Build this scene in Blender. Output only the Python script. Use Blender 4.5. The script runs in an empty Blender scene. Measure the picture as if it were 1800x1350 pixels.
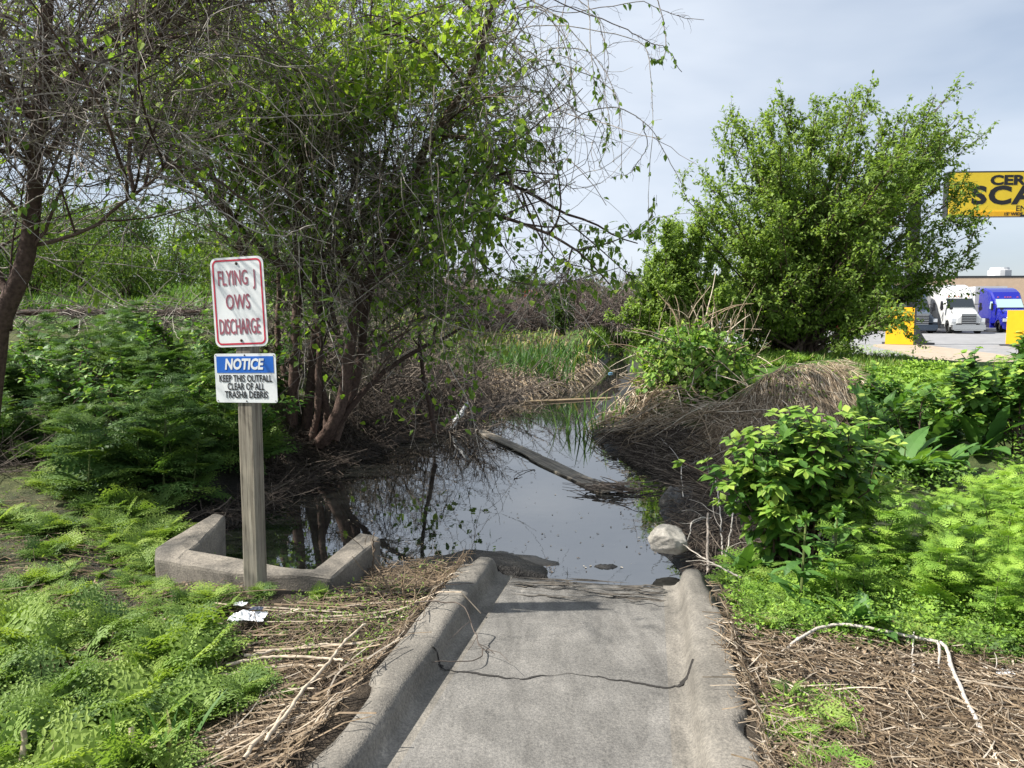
import bpy, math, numpy as np
from mathutils import Vector, Matrix, Euler
R = np.random.RandomState
scn = bpy.context.scene
COL = scn.collection
# ------------------------------------------------------------------ camera model (used to read places off the photograph)
CAMZ, F, HOR = 1.55, 1330.0, 548.0
TH = math.atan((675 - HOR) / F); ct, st = math.cos(TH), math.sin(TH)
def ray(px, py):
    a = (np.asarray(px, float) - 900) / F; b = -(np.asarray(py, float) - 675) / F
    return np.stack([a, ct + b * st, -st + b * ct], -1)
def P(px, py, Y):
    d = ray(px, py); return np.array([0, 0, CAMZ]) + d * (np.asarray(Y, float) / d[..., 1])[..., None]
def G(px, py, z):
    d = ray(px, py); return np.array([0, 0, CAMZ]) + d * ((z - CAMZ) / d[..., 2])[..., None]
# ------------------------------------------------------------------ noise
def vnoise(x, y, seed=0):
    x = np.asarray(x, float); y = np.asarray(y, float)
    xi = np.floor(x).astype(np.int64); yi = np.floor(y).astype(np.int64)
    fx = x - xi; fy = y - yi; fx = fx * fx * (3 - 2 * fx); fy = fy * fy * (3 - 2 * fy)
    def hsh(a, b):
        n = (a * 374761393 + b * 668265263 + seed * 982451653) & 0x7fffffff
        n = ((n ^ (n >> 13)) * 1274126177) & 0x7fffffff
        return ((n ^ (n >> 16)) & 0xffff) / 65535.0
    return (hsh(xi, yi) * (1 - fx) + hsh(xi + 1, yi) * fx) * (1 - fy) + (hsh(xi, yi + 1) * (1 - fx) + hsh(xi + 1, yi + 1) * fx) * fy
def fbm(x, y, seed=0, o=3):
    s = 0; a = .5
    for k in range(o):
        s = s + a * (vnoise(x * 2 ** k, y * 2 ** k, seed + k) - .5); a *= .5
    return s
def sstep(a, b, x):
    t = np.clip((x - a) / (b - a), 0, 1); return t * t * (3 - 2 * t)
def sdist(poly, X, Y):
    """signed distance to polygon, negative inside"""
    X = np.asarray(X, float); Y = np.asarray(Y, float)
    d = np.full(X.shape, 1e9); ins = np.zeros(X.shape, bool); n = len(poly)
    for i in range(n):
        x0, y0 = poly[i]; x1, y1 = poly[(i + 1) % n]
        ex, ey = x1 - x0, y1 - y0
        t = np.clip(((X - x0) * ex + (Y - y0) * ey) / (ex * ex + ey * ey + 1e-12), 0, 1)
        d = np.minimum(d, np.hypot(X - x0 - t * ex, Y - y0 - t * ey))
        c = ((y0 > Y) != (y1 > Y)); xx = x0 + (Y - y0) / ((y1 - y0) if abs(y1 - y0) > 1e-9 else 1e-9) * ex
        ins ^= c & (X < xx)
    return np.where(ins, -d, d)
# ------------------------------------------------------------------ layout
WZ = -0.14
shore = [(380, 940), (430, 905), (490, 880), (555, 852), (620, 812), (700, 782), (770, 762), (840, 742), (880, 714), (935, 697), (1010, 684), (1040, 664),
         (1058, 646), (1072, 630), (1092, 622), (1112, 630), (1104, 650), (1088, 680), (1062, 715), (1048, 752), (1066, 792), (1120, 818), (1196, 845),
         (1165, 880), (1150, 930), (1152, 968), (1195, 1010), (1195, 1050), (955, 1050), (975, 1000), (900, 974), (820, 964), (745, 985), (700, 1000), (560, 1004), (330, 990)]
SH = [tuple(G(x, y, WZ)[:2]) for x, y in shore]
F0 = np.array([.08, 2.447, 0.0]); FA = math.radians(10.4); FS = -0.045
FU = np.array([math.sin(FA), math.cos(FA)]); FN = np.array([math.cos(FA), -math.sin(FA)])
S0, S1 = -3.2, 2.1
def fl_local(X, Y):
    dx = X - F0[0]; dy = Y - F0[1]
    return dx * FN[0] + dy * FN[1], dx * FU[0] + dy * FU[1]
def fl_world(x, s, z):
    x = np.asarray(x, float); s = np.asarray(s, float)
    return np.stack([F0[0] + x * FN[0] + s * FU[0], F0[1] + x * FN[1] + s * FU[1], FS * s + z], -1)
def mound(X, Y, c, rx, ry, h, rot=0):
    dx = X - c[0]; dy = Y - c[1]; cr, sr = math.cos(rot), math.sin(rot)
    u = (dx * cr + dy * sr) / rx; v = (-dx * sr + dy * cr) / ry
    return h * np.exp(-(u * u + v * v) * 1.2)
boxp = [(272, 978), (400, 1003), (585, 1012.5), (671, 943), (632, 934), (548, 1002), (321, 981), (397, 919), (378, 912), (272, 962)]
BOXT = 0.11
BX = np.array([G(x, y, BOXT)[:2] for x, y in boxp])
BOXIN = [tuple(BX[i]) for i in (4, 5, 6, 7)]
def H_exact(X, Y):
    X = np.asarray(X, float); Y = np.asarray(Y, float)
    d = sdist(SH, X, Y) + fbm(X * 1.7, Y * 1.7, 5) * .35 * sstep(4.6, 6.5, Y)
    left = sstep(-1.0, -3.5, X)
    base = .03 + fbm(X * .9, Y * .9, 11) * .10
    base = base + left * (sstep(5.0, 11, Y) * .55 + sstep(9, 15, Y) * .85 + sstep(16, 45, Y) * 1.5)
    mid = sstep(-4, -1, X) * sstep(8, 3, X)
    base = base + mid * sstep(14, 30, Y) * .75
    right = sstep(1.6, 4, X)
    base = base + right * (sstep(5, 9, Y) * .12 + sstep(10, 18, Y) * .36 * sstep(14, 6, X)) * (1 - mid * sstep(14, 30, Y))
    lot = sstep(21, 25, Y) * sstep(7.5, 10.5, X)
    base = base * (1 - lot) + (-.24) * lot
    base = base * (1 - sstep(48, 70, Y)) + np.where(X < 0, 2.0, -.2) * 0 + sstep(48, 70, Y) * np.where(X < 2, base + .2, -.24)
    base = base + mound(X, Y, (3.6, 9.5), 1.45, .75, .56, .42) * (1 + fbm(X * 1.6, Y * 1.6, 77) * .9) + mound(X, Y, (2.15, 10.9), .95, .8, .5) + mound(X, Y, (2.2, 6.1), .5, .6, .05)
    base = base + mound(X, Y, (-1.42, 3.75), .45, .35, .07)
    base = base + mound(X, Y, (-2.6, 9.4), 1.6, .9, .22)
    x, s = fl_local(X, Y)
    # bank beside the water
    bank = sstep(-.02, 1.0, d) ** .8
    h = WZ - .03 + (base - WZ + .03) * bank + .0
    h = np.where(d < 0, WZ - .03 + np.maximum(d * .7, -.5), h)
    # mud tongue beside the flume end
    h = np.where((d > 0) & (d < 2), np.maximum(h, WZ + .035 * sstep(.0, .1, d) + .03 * sstep(.1, .3, d)), h)
    # ground follows the kerbs of the flume and passes below it
    near = sstep(1.6, .85, np.abs(x)) * sstep(2.3, 1.9, s)
    kz = FS * s + .066
    h = np.where(d > 0, h * (1 - near) + np.minimum(kz, kz) * near, h)
    inn = (np.abs(x) < .63) & (s < S1 + .05)
    h = np.where(inn, FS * s - .3, h)
    # in front of the headwall
    db = sdist([tuple(p) for p in BX], X, Y); di = sdist(BOXIN, X, Y)
    h = np.where(di < 0.03, np.minimum(h, -.4), h)
    h = np.where(db < 0.0, np.minimum(h, -.1), h)
    return h
_gx = np.arange(-14, 14.01, .055); _gy = np.arange(.5, 34, .055); _HG = H_exact(*np.meshgrid(_gx, _gy))
def H(X, Y):
    X = np.asarray(X, float); Y = np.asarray(Y, float); sh = np.broadcast(X, Y).shape; X = np.broadcast_to(X, sh).ravel(); Y = np.broadcast_to(Y, sh).ravel(); o = np.empty(len(X))
    u = (X + 14) / .055; v = (Y - .5) / .055; i = (u >= 0) & (v >= 0) & (u < len(_gx) - 1.01) & (v < len(_gy) - 1.01)
    if i.any():
        a = u[i].astype(int); b = v[i].astype(int); f = u[i] - a; g = v[i] - b
        o[i] = (_HG[b, a] * (1 - f) + _HG[b, a + 1] * f) * (1 - g) + (_HG[b + 1, a] * (1 - f) + _HG[b + 1, a + 1] * f) * g
    if (~i).any(): o[~i] = H_exact(X[~i], Y[~i])
    return o.reshape(sh) if sh else o[0]
def GT(px, py):
    """first hit of the photograph's rays with the terrain"""
    px = np.atleast_1d(np.asarray(px, float)); py = np.atleast_1d(np.asarray(py, float))
    d = ray(px, py); out = np.zeros((len(px), 3)); done = np.zeros(len(px), bool)
    ts = np.concatenate([np.arange(1.6, 12, .05), np.arange(12, 60, .3)])
    for t in ts:
        p = np.array([0, 0, CAMZ]) + d * t
        hit = (~done) & (p[:, 2] <= H(p[:, 0], p[:, 1]))
        out[hit] = p[hit]; done |= hit
        if done.all(): break
    out[~done] = (np.array([0, 0, CAMZ]) + d * 60)[~done]
    out[:, 2] = H(out[:, 0], out[:, 1])
    return out
def in_poly(poly, n, rng):
    poly = np.array(poly, float); lo = poly.min(0); hi = poly.max(0); o = []
    while sum(map(len, o)) < n:
        q = lo + rng.rand(n * 2, 2) * (hi - lo)
        o.append(q[sdist([tuple(p) for p in poly], q[:, 0], q[:, 1]) < 0])
    return np.concatenate(o)[:n]
def scatter(poly, n, rng):
    q = in_poly(poly, n, rng); return GT(q[:, 0], q[:, 1])
# ------------------------------------------------------------------ mesh building
def norm(v): return v / np.maximum(np.linalg.norm(v, axis=-1, keepdims=True), 1e-9)
class MB:
    def __init__(s): s.v = []; s.f = {3: [], 4: []}; s.a = []; s.n = 0; s.poly = []
    def add(s, v, quads=None, tris=None, var=.5):
        v = np.asarray(v, float).reshape(-1, 3)
        if quads is not None and len(quads): s.f[4].append(np.asarray(quads, np.int64).reshape(-1, 4) + s.n)
        if tris is not None and len(tris): s.f[3].append(np.asarray(tris, np.int64).reshape(-1, 3) + s.n)
        s.v.append(v); s.a.append(np.broadcast_to(np.asarray(var, float).ravel() if np.ndim(var) else var, (len(v),)).astype(np.float32)); s.n += len(v)
    def mesh(s, name, mat, smooth=False):
        me = bpy.data.meshes.new(name)
        V = np.concatenate(s.v) if s.v else np.zeros((0, 3))
        me.vertices.add(len(V)); me.vertices.foreach_set('co', V.astype(np.float32).ravel())
        T = np.concatenate(s.f[3]) if s.f[3] else np.zeros((0, 3), np.int64); Q = np.concatenate(s.f[4]) if s.f[4] else np.zeros((0, 4), np.int64)
        loops = np.concatenate([T.ravel(), Q.ravel()]).astype(np.int32)
        tot = np.concatenate([np.full(len(T), 3), np.full(len(Q), 4)]).astype(np.int32)
        start = np.concatenate([[0], np.cumsum(tot)[:-1]]).astype(np.int32)
        me.loops.add(len(loops)); me.loops.foreach_set('vertex_index', loops)
        me.polygons.add(len(tot)); me.polygons.foreach_set('loop_start', start); me.polygons.foreach_set('loop_total', tot)
        me.polygons.foreach_set('use_smooth', np.full(len(tot), bool(smooth)))
        at = me.attributes.new('var', 'FLOAT', 'POINT'); at.data.foreach_set('value', np.concatenate(s.a))
        me.update(calc_edges=True); me.validate()
        if mat: me.materials.append(mat)
        return me
    def build(s, name, mat, parent=None, smooth=False):
        return link(name, s.mesh(name, mat, smooth), parent)
    # shapes
    def box(s, c, size, rz=0, var=.5, rot=None):
        c = np.asarray(c, float); h = np.asarray(size, float) / 2
        v = np.array([[x, y, z] for z in (-1, 1) for y in (-1, 1) for x in (-1, 1)], float) * h
        if rot is None: cr, sr = math.cos(rz), math.sin(rz); rot = np.array([[cr, -sr, 0], [sr, cr, 0], [0, 0, 1]])
        v = v @ np.asarray(rot).T + c
        s.add(v, quads=[[0, 2, 3, 1], [4, 5, 7, 6], [0, 1, 5, 4], [2, 6, 7, 3], [0, 4, 6, 2], [1, 3, 7, 5]], var=var)
    def tubes(s, pts, rad, sides=3, var=.5, cap=False):
        pts = np.asarray(pts, float); N, K, _ = pts.shape
        rad = np.broadcast_to(rad, (N, K))
        t = norm(np.gradient(pts, axis=1)); ref = np.where(np.abs(t[:, :1, 2:3]) > .9, np.array([1., 0, 0]), np.array([0, 0, 1.]))
        ref = np.broadcast_to(ref, t.shape)
        a = norm(np.cross(t, ref)); b = np.cross(t, a)
        an = np.arange(sides) / sides * 2 * math.pi
        v = pts[:, :, None] + rad[:, :, None, None] * (a[:, :, None] * np.cos(an)[:, None] + b[:, :, None] * np.sin(an)[:, None])
        i = np.arange(N)[:, None, None] * K * sides; k = np.arange(K - 1)[None, :, None] * sides; j = np.arange(sides)[None, None]; j2 = (j + 1) % sides
        q = np.stack(np.broadcast_arrays(i + k + j, i + k + j2, i + k + sides + j2, i + k + sides + j), -1)
        vv = np.broadcast_to(np.asarray(var, float).reshape(-1, 1) if np.ndim(var) else var, (N, K * sides)).ravel()
        s.add(v, quads=q, var=vv)
        if cap and sides == 4:
            e = np.arange(N)[:, None] * K * sides
            s.f[4].append((e + np.array([0, 1, 2, 3])) + s.n - N * K * sides); s.f[4].append((e + (K - 1) * sides + np.array([3, 2, 1, 0])) + s.n - N * K * sides)
    def inst(s, tv, tf, pos, M, scale, var):
        """template verts/faces copied with matrices M (N,3,3) columns = x,y,z axes"""
        pos = np.asarray(pos, float); N = len(pos); k = len(tv)
        v = np.einsum('nij,kj->nki', M, tv) * np.broadcast_to(scale, (N,))[:, None, None] + pos[:, None]
        off = (np.arange(N) * k)[:, None, None]
        q = (np.asarray(tf[4])[None] + off) if len(tf[4]) else None
        t = (np.asarray(tf[3])[None] + off) if len(tf[3]) else None
        s.add(v, quads=q, tris=t, var=np.repeat(np.broadcast_to(var, (N,)), k))
    def bent(s, tv, tf, pos, az, phi, kap, L, W, var, tvar=None):
        """flat templates (y along) bent along arcs: start pitch phi, curving down by kap over their length"""
        N = len(pos); k = len(tv); kap = np.maximum(np.broadcast_to(kap, (N,)), 1e-3)[:, None]; phi = np.broadcast_to(phi, (N,))[:, None]; az = np.broadcast_to(az, (N,))[:, None]
        L = np.broadcast_to(L, (N,))[:, None]; W = np.broadcast_to(W, (N,))[:, None]
        y = tv[None, :, 1]; p = phi - kap * y
        r = (np.sin(phi) - np.sin(p)) / kap * L; z = (np.cos(p) - np.cos(phi)) / kap * L
        oz = tv[None, :, 2] * L
        r = r - np.sin(p) * oz; z = z + np.cos(p) * oz
        x = tv[None, :, 0] * W
        v = np.stack([pos[:, None, 0] + r * np.cos(az) - x * np.sin(az), pos[:, None, 1] + r * np.sin(az) + x * np.cos(az), pos[:, None, 2] + z], -1)
        off = (np.arange(N) * k)[:, None, None]
        vv = np.repeat(np.broadcast_to(var, (N,)), k)
        if tvar is not None: vv = vv + np.tile(tvar, N)
        s.add(v, quads=(np.asarray(tf[4])[None] + off) if len(tf[4]) else None, tris=(np.asarray(tf[3])[None] + off) if len(tf[3]) else None, var=np.clip(vv, 0, 1))
def link(name, me, parent=None):
    o = bpy.data.objects.new(name, me); COL.objects.link(o)
    if parent: o.parent = parent
    return o
def tag(o, label=None, cat=None, group=None, kind=None):
    if label: o['label'] = label
    if cat: o['category'] = cat
    if group: o['group'] = group
    if kind: o['kind'] = kind
    return o
def empty(name, loc=(0, 0, 0), label=None, cat=None, group=None, rz=0):
    o = bpy.data.objects.new(name, None); COL.objects.link(o); o.location = loc; o.rotation_euler = (0, 0, rz); o.empty_display_size = .2
    return tag(o, label, cat, group)
def frames(d, up):
    y = norm(d); z = up - y * (up * y).sum(-1, keepdims=True); z = norm(z); x = np.cross(y, z); return np.stack([x, y, z], -1)
def rdir(n, rng): return norm(rng.randn(n, 3))
def curve(pts, n):
    """Catmull-Rom through control points, n samples"""
    p = np.asarray(pts, float); p = np.vstack([2 * p[0] - p[1], p, 2 * p[-1] - p[-2]]); m = len(p) - 3
    u = np.linspace(0, m - 1e-6, n); i = u.astype(int); t = (u - i)[:, None]
    a, b, c, d = p[i], p[i + 1], p[i + 2], p[i + 3]
    return .5 * (2 * b + (c - a) * t + (2 * a - 5 * b + 4 * c - d) * t ** 2 + (3 * b - a - 3 * c + d) * t ** 3)
def walk(start, d, length, K, wander, bias, rng):
    start = np.asarray(start, float); N = len(start); d = norm(d); pts = [start]; step = (np.broadcast_to(length, (N,)) / (K - 1))[:, None]
    curl = rng.randn(N, 3) * wander
    for k in range(K - 1):
        d = norm(d + curl * .6 + rng.randn(N, 3) * wander + bias); pts.append(pts[-1] + d * step)
    return np.stack(pts, 1)
def spawn(par, n, t0, t1, rng):
    """random points and tangents on parents (N,K,3)"""
    N, K, _ = par.shape; w = np.linalg.norm(par[:, -1] - par[:, 0], axis=1) + .05; i = rng.choice(N, n, p=w / w.sum())
    t = (t0 + rng.rand(n) * (t1 - t0)) * (K - 1); k = np.minimum(t.astype(int), K - 2); f = (t - k)[:, None]
    a, b = par[i, k], par[i, k + 1]
    return a + (b - a) * f, norm(b - a), i
def side_dirs(tan, ang, rng, up=0.0):
    r = rng.randn(*tan.shape); r = norm(r - tan * (r * tan).sum(-1, keepdims=True)); a = np.broadcast_to(ang, (len(tan),))[:, None]
    return norm(tan * np.cos(a) + r * np.sin(a) + np.array([0, 0, up]))
# ------------------------------------------------------------------ leaf templates
def T(v, q=(), t=()): return np.array(v, float), {4: np.array(q, int).reshape(-1, 4), 3: np.array(t, int).reshape(-1, 3)}
DIAM = T([[0, 0, 0], [-.27, .42, .07], [0, 1, -.06], [.27, .42, .07]], q=[[0, 3, 2, 1]])
def ovate(w=.27, droop=.12, heart=0.0, fold=.06):
    v = [[0, 0, 0], [-w, .33 - heart, fold], [0, .33, 0.02], [w, .33 - heart, fold], [-w * .72, .66, fold * .6 - droop * .4], [0, .66, -droop * .4], [w * .72, .66, fold * .6 - droop * .4], [0, 1, -droop]]
    return T(v, q=[[1, 2, 5, 4], [2, 3, 6, 5]], t=[[0, 2, 1], [0, 3, 2], [4, 5, 7], [5, 6, 7]])
OV = ovate(); HEART = ovate(.42, .14, .12, .07)
def blade(w=.03, n=5, bow=0.0):
    v = []; q = []
    for k in range(n + 1):
        y = k / n; ww = w * (1 - y ** 2.2) + .0006; v += [[-ww, y, bow], [0, y, 0], [ww, y, bow]]
    for k in range(n):
        q += [[3 * k, 3 * k + 1, 3 * k + 4, 3 * k + 3], [3 * k + 1, 3 * k + 2, 3 * k + 5, 3 * k + 4]]
    return T(v, q)
def lance(seed, w=.13, n=9):
    r = R(seed); v = []; q = []
    for k in range(n + 1):
        y = k / n; ww = (.012 if y < .12 else w * math.sin(min(1, (y - .1) / .9) ** .75 * math.pi) ** .8) + .004
        e = r.uniform(-.025, .025); lob = 1 + .22 * (k % 2)
        v += [[-ww * lob, y, .02 + e], [0, y, 0], [ww * lob, y, .02 - e]]
    for k in range(n):
        q += [[3 * k, 3 * k + 1, 3 * k + 4, 3 * k + 3], [3 * k + 1, 3 * k + 2, 3 * k + 5, 3 * k + 4]]
    return T(v, q)
def fern(seed, petiole=.26, pairs=8, sub=4, width=.48):
    """finely cut triangular leaf: pinnae with many small leaflets"""
    r = R(seed); v = []; q = []
    def quad(a, b, c, d): n = len(v); v.extend([a, b, c, d]); q.append([n, n + 1, n + 2, n + 3])
    quad([-.006, 0, 0], [.006, 0, 0], [.003, .97, 0], [-.003, .97, 0])
    for i in range(pairs):
        u = i / (pairs - 1); y0 = petiole + (1 - petiole) * (u ** .9) * .95
        ln = width * (1 - u) ** .85 * r.uniform(.85, 1.12) + .03
        for sd in (-1, 1):
            a = math.radians(r.uniform(52, 68)) * (1 - .3 * u); dx, dy = sd * math.sin(a), math.cos(a); zz = r.uniform(-.05, .03)
            m = max(2, int(sub * (1 - .75 * u) + .5))
            for k in range(m + 1):
                w = (k + .3) / (m + .3); cx, cy = dx * ln * w, y0 + dy * ln * w; pl = ln * .42 * (1 - w * .66) + .014
                for s2 in ((-1, 1) if k < m else (0,)):
                    b = a + s2 * math.radians(r.uniform(40, 62)); ex, ey = sd * math.sin(b), math.cos(b)
                    if s2 == 0: ex, ey = dx, dy
                    wd = pl * .26; z1 = zz * w + r.uniform(-.012, .012)
                    bx, by = cx, cy
                    quad([bx, by, zz * w], [bx + ex * pl * .5 - ey * wd, by + ey * pl * .5 + ex * wd, z1 + .004], [bx + ex * pl, by + ey * pl, z1 - .008], [bx + ex * pl * .5 + ey * wd, by + ey * pl * .5 - ex * wd, z1 + .004])
    return T(v, q)
FERNS = [fern(s) for s in range(3)]
# ------------------------------------------------------------------ materials
def newmat(name):
    m = bpy.data.materials.new(name); m.use_nodes = True; nt = m.node_tree; nt.nodes.clear()
    o = nt.nodes.new('ShaderNodeOutputMaterial'); return m, nt, o
def N(nt, t, **kw):
    n = nt.nodes.new(t)
    for k, v in kw.items():
        if k.startswith('_'): setattr(n, k[1:], v)
        else: n.inputs[k.replace('__', ' ')].default_value = v
    return n
def ramp(nt, stops, fac):
    r = nt.nodes.new('ShaderNodeValToRGB'); e = r.color_ramp.elements
    while len(e) > 1: e.remove(e[0])
    e[0].position = stops[0][0]; e[0].color = (*stops[0][1], 1)
    for p, c in stops[1:]: x = e.new(p); x.color = (*c, 1)
    nt.links.new(fac, r.inputs[0]); return r.outputs[0]
def attr(nt): a = nt.nodes.new('ShaderNodeAttribute'); a.attribute_name = 'var'; return a.outputs['Fac']
def leafmat(name, stops, trans=.38, rough=.55, spec=.25, vary=0.0):
    m, nt, o = newmat(name); oi = nt.nodes.new('ShaderNodeObjectInfo'); rv = N(nt, 'ShaderNodeMath', _operation='MULTIPLY_ADD'); rv.inputs[1].default_value = vary; rv.inputs[2].default_value = -vary / 2; nt.links.new(oi.outputs['Random'], rv.inputs[0]); sm = N(nt, 'ShaderNodeMath', _operation='ADD'); nt.links.new(rv.outputs[0], sm.inputs[0]); nt.links.new(attr(nt), sm.inputs[1]); c = ramp(nt, stops, sm.outputs[0])
    b = N(nt, 'ShaderNodeBsdfPrincipled', Roughness=rough); b.inputs['Specular IOR Level'].default_value = spec
    t = nt.nodes.new('ShaderNodeBsdfTranslucent'); mx = N(nt, 'ShaderNodeMixShader', Fac=trans)
    h = N(nt, 'ShaderNodeMix', _data_type='RGBA', _blend_type='MULTIPLY'); h.inputs[0].default_value = 1.0; h.inputs[7].default_value = (1.25, 1.3, .55, 1)
    nt.links.new(c, h.inputs[6]); nt.links.new(h.outputs[2], t.inputs[0]); nt.links.new(c, b.inputs['Base Color'])
    nt.links.new(b.outputs[0], mx.inputs[1]); nt.links.new(t.outputs[0], mx.inputs[2]); nt.links.new(mx.outputs[0], o.inputs[0]); return m
def stemmat(name, stops, rough=.8, bump=0.0, scale=60, spec=.2):
    m, nt, o = newmat(name); c = ramp(nt, stops, attr(nt)); b = N(nt, 'ShaderNodeBsdfPrincipled', Roughness=rough); b.inputs['Specular IOR Level'].default_value = spec
    tc = nt.nodes.new('ShaderNodeTexCoord'); n = N(nt, 'ShaderNodeTexNoise', Scale=scale, Detail=4.0)
    nt.links.new(tc.outputs['Object'], n.inputs['Vector'])
    mx = N(nt, 'ShaderNodeMix', _data_type='RGBA', _blend_type='MULTIPLY'); mx.inputs[0].default_value = .8
    g = ramp(nt, [(.3, (.45, .45, .45)), (.7, (1.25, 1.25, 1.25))], n.outputs[0]); nt.links.new(c, mx.inputs[6]); nt.links.new(g, mx.inputs[7]); nt.links.new(mx.outputs[2], b.inputs['Base Color'])
    if bump:
        bp = N(nt, 'ShaderNodeBump', Strength=bump, Distance=.02); nt.links.new(n.outputs[0], bp.inputs['Height']); nt.links.new(bp.outputs[0], b.inputs['Normal'])
    nt.links.new(b.outputs[0], o.inputs[0]); return m
def plain(name, col, rough=.5, metal=0.0, spec=.5, noise=0.0, scale=8.0, bump=0.0, coat=0.0):
    m, nt, o = newmat(name); b = N(nt, 'ShaderNodeBsdfPrincipled', Roughness=rough, Metallic=metal); b.inputs['Base Color'].default_value = (*col, 1); b.inputs['Specular IOR Level'].default_value = spec
    b.inputs['Coat Weight'].default_value = coat
    if noise or bump:
        tc = nt.nodes.new('ShaderNodeTexCoord'); n = N(nt, 'ShaderNodeTexNoise', Scale=scale, Detail=6.0, Roughness=.65); nt.links.new(tc.outputs['Object'], n.inputs['Vector'])
        lo = tuple(max(0, c * (1 - noise)) for c in col); hi = tuple(c * (1 + noise * .6) for c in col)
        nt.links.new(ramp(nt, [(.3, lo), (.7, hi)], n.outputs[0]), b.inputs['Base Color'])
        if bump: bp = N(nt, 'ShaderNodeBump', Strength=bump, Distance=.01); nt.links.new(n.outputs[0], bp.inputs['Height']); nt.links.new(bp.outputs[0], b.inputs['Normal'])
    nt.links.new(b.outputs[0], o.inputs[0]); return m
M = {}
M['fern'] = leafmat('feathery_leaf', [(0, (.035, .08, .024)), (.35, (.1, .18, .045)), (.7, (.215, .37, .06)), (1, (.34, .5, .085))], .38, vary=.42)
M['fern_soft'] = leafmat('soft_feathery_leaf', [(0, (.035, .08, .025)), (.35, (.095, .165, .048)), (.7, (.195, .3, .07)), (1, (.29, .39, .09))], .38, vary=.5)
M['fern_dark'] = leafmat('shaded_feathery_leaf', [(0, (.03, .075, .022)), (.5, (.085, .165, .042)), (1, (.18, .27, .05))], .34, vary=.3)  # darker copy of the feathery leaf, tree shade put into its colour
M['shrub'] = leafmat('shrub_leaf', [(0, (.03, .085, .02)), (.5, (.085, .19, .032)), (.8, (.2, .35, .05)), (1, (.36, .47, .09))], .33, .5, .3)
M['dock'] = leafmat('dock_leaf', [(0, (.045, .11, .035)), (.5, (.1, .22, .05)), (1, (.2, .34, .06))], .35, .5, .3)
M['tree'] = leafmat('tree_leaf', [(0, (.07, .115, .03)), (.5, (.18, .275, .058)), (1, (.34, .45, .09))], .45, .55, .25)
M['vine'] = leafmat('vine_leaf', [(0, (.05, .105, .026)), (.5, (.17, .285, .05)), (1, (.4, .52, .08))], .5, .55, .25)
M['grass'] = leafmat('grass_blade', [(0, (.03, .08, .022)), (.4, (.085, .18, .04)), (.7, (.18, .29, .05)), (.85, (.28, .25, .11)), (1, (.42, .34, .2))], .3, .55, .25)
M['far'] = leafmat('far_leaf', [(0, (.03, .06, .018)), (.5, (.09, .15, .035)), (1, (.2, .26, .05))], .35, .6, .2)
M['straw'] = stemmat('dead_straw', [(0, (.05, .036, .026)), (.3, (.15, .11, .075)), (.65, (.30, .225, .145)), (1, (.62, .54, .43))], .7, 0, 40)
M['twig'] = stemmat('bare_twig', [(0, (.075, .06, .05)), (.5, (.25, .21, .18)), (1, (.56, .52, .46))], .75, 0, 30)
M['debris'] = stemmat('dark_debris', [(0, (.025, .02, .016)), (.5, (.085, .067, .055)), (1, (.3, .25, .2))], .75, 0, 30)
M['bark'] = stemmat('bark', [(0, (.05, .033, .027)), (.5, (.115, .077, .062)), (1, (.2, .15, .12))], .85, .6, 35)
M['stick'] = stemmat('bleached_stick', [(0, (.3, .26, .22)), (1, (.52, .48, .43))], .75, .2, 80)
M['stem'] = stemmat('green_stem', [(0, (.06, .09, .03)), (1, (.16, .2, .06))], .6, 0, 20)
# concrete
def concrete(name, base, dark, stain=1.0):
    m, nt, o = newmat(name); tc = nt.nodes.new('ShaderNodeTexCoord'); b = N(nt, 'ShaderNodeBsdfPrincipled', Roughness=.85); b.inputs['Specular IOR Level'].default_value = .25
    n1 = N(nt, 'ShaderNodeTexNoise', Scale=2.2, Detail=7.0, Roughness=.62); n2 = N(nt, 'ShaderNodeTexNoise', Scale=90.0, Detail=3.0, Roughness=.7); n3 = N(nt, 'ShaderNodeTexVoronoi', Scale=140.0)
    mp = N(nt, 'ShaderNodeMapping'); mp.inputs['Scale'].default_value = (5.0, 1.1, 1); mp.inputs['Rotation'].default_value = (0, 0, FA)
    n4 = N(nt, 'ShaderNodeTexNoise', Scale=1.6, Detail=5.0, Distortion=1.5)
    for n in (n1, n2, n3, mp): nt.links.new(tc.outputs['Object'], n.inputs['Vector'])
    nt.links.new(mp.outputs[0], n4.inputs['Vector'])
    c1 = ramp(nt, [(.34, dark), (.47, tuple((a + b2) / 2 for a, b2 in zip(dark, base))), (.6, base)], n1.outputs[0])
    c2 = ramp(nt, [(.3, (.62, .62, .62)), (.5, (.95, .95, .95)), (.72, (1.35, 1.32, 1.28))], n2.outputs[0])
    mx = N(nt, 'ShaderNodeMix', _data_type='RGBA', _blend_type='MULTIPLY'); mx.inputs[0].default_value = 1; nt.links.new(c1, mx.inputs[6]); nt.links.new(c2, mx.inputs[7])
    c4 = ramp(nt, [(.38, (.8, .8, .8)), (.55, (1, 1, 1)), (.66, (1.0, 1.0, 1.0)), (.71, (1.42, 1.41, 1.39))], n4.outputs[0])
    my = N(nt, 'ShaderNodeMix', _data_type='RGBA', _blend_type='MULTIPLY'); my.inputs[0].default_value = stain; nt.links.new(mx.outputs[2], my.inputs[6]); nt.links.new(c4, my.inputs[7])
    nt.links.new(my.outputs[2], b.inputs['Base Color'])
    bp = N(nt, 'ShaderNodeBump', Strength=.35, Distance=.004); ad = N(nt, 'ShaderNodeMath', _operation='ADD'); nt.links.new(n2.outputs[0], ad.inputs[0]); nt.links.new(n3.outputs[0], ad.inputs[1]); nt.links.new(ad.outputs[0], bp.inputs['Height']); nt.links.new(bp.outputs[0], b.inputs['Normal'])
    nt.links.new(b.outputs[0], o.inputs[0]); return m
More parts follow.
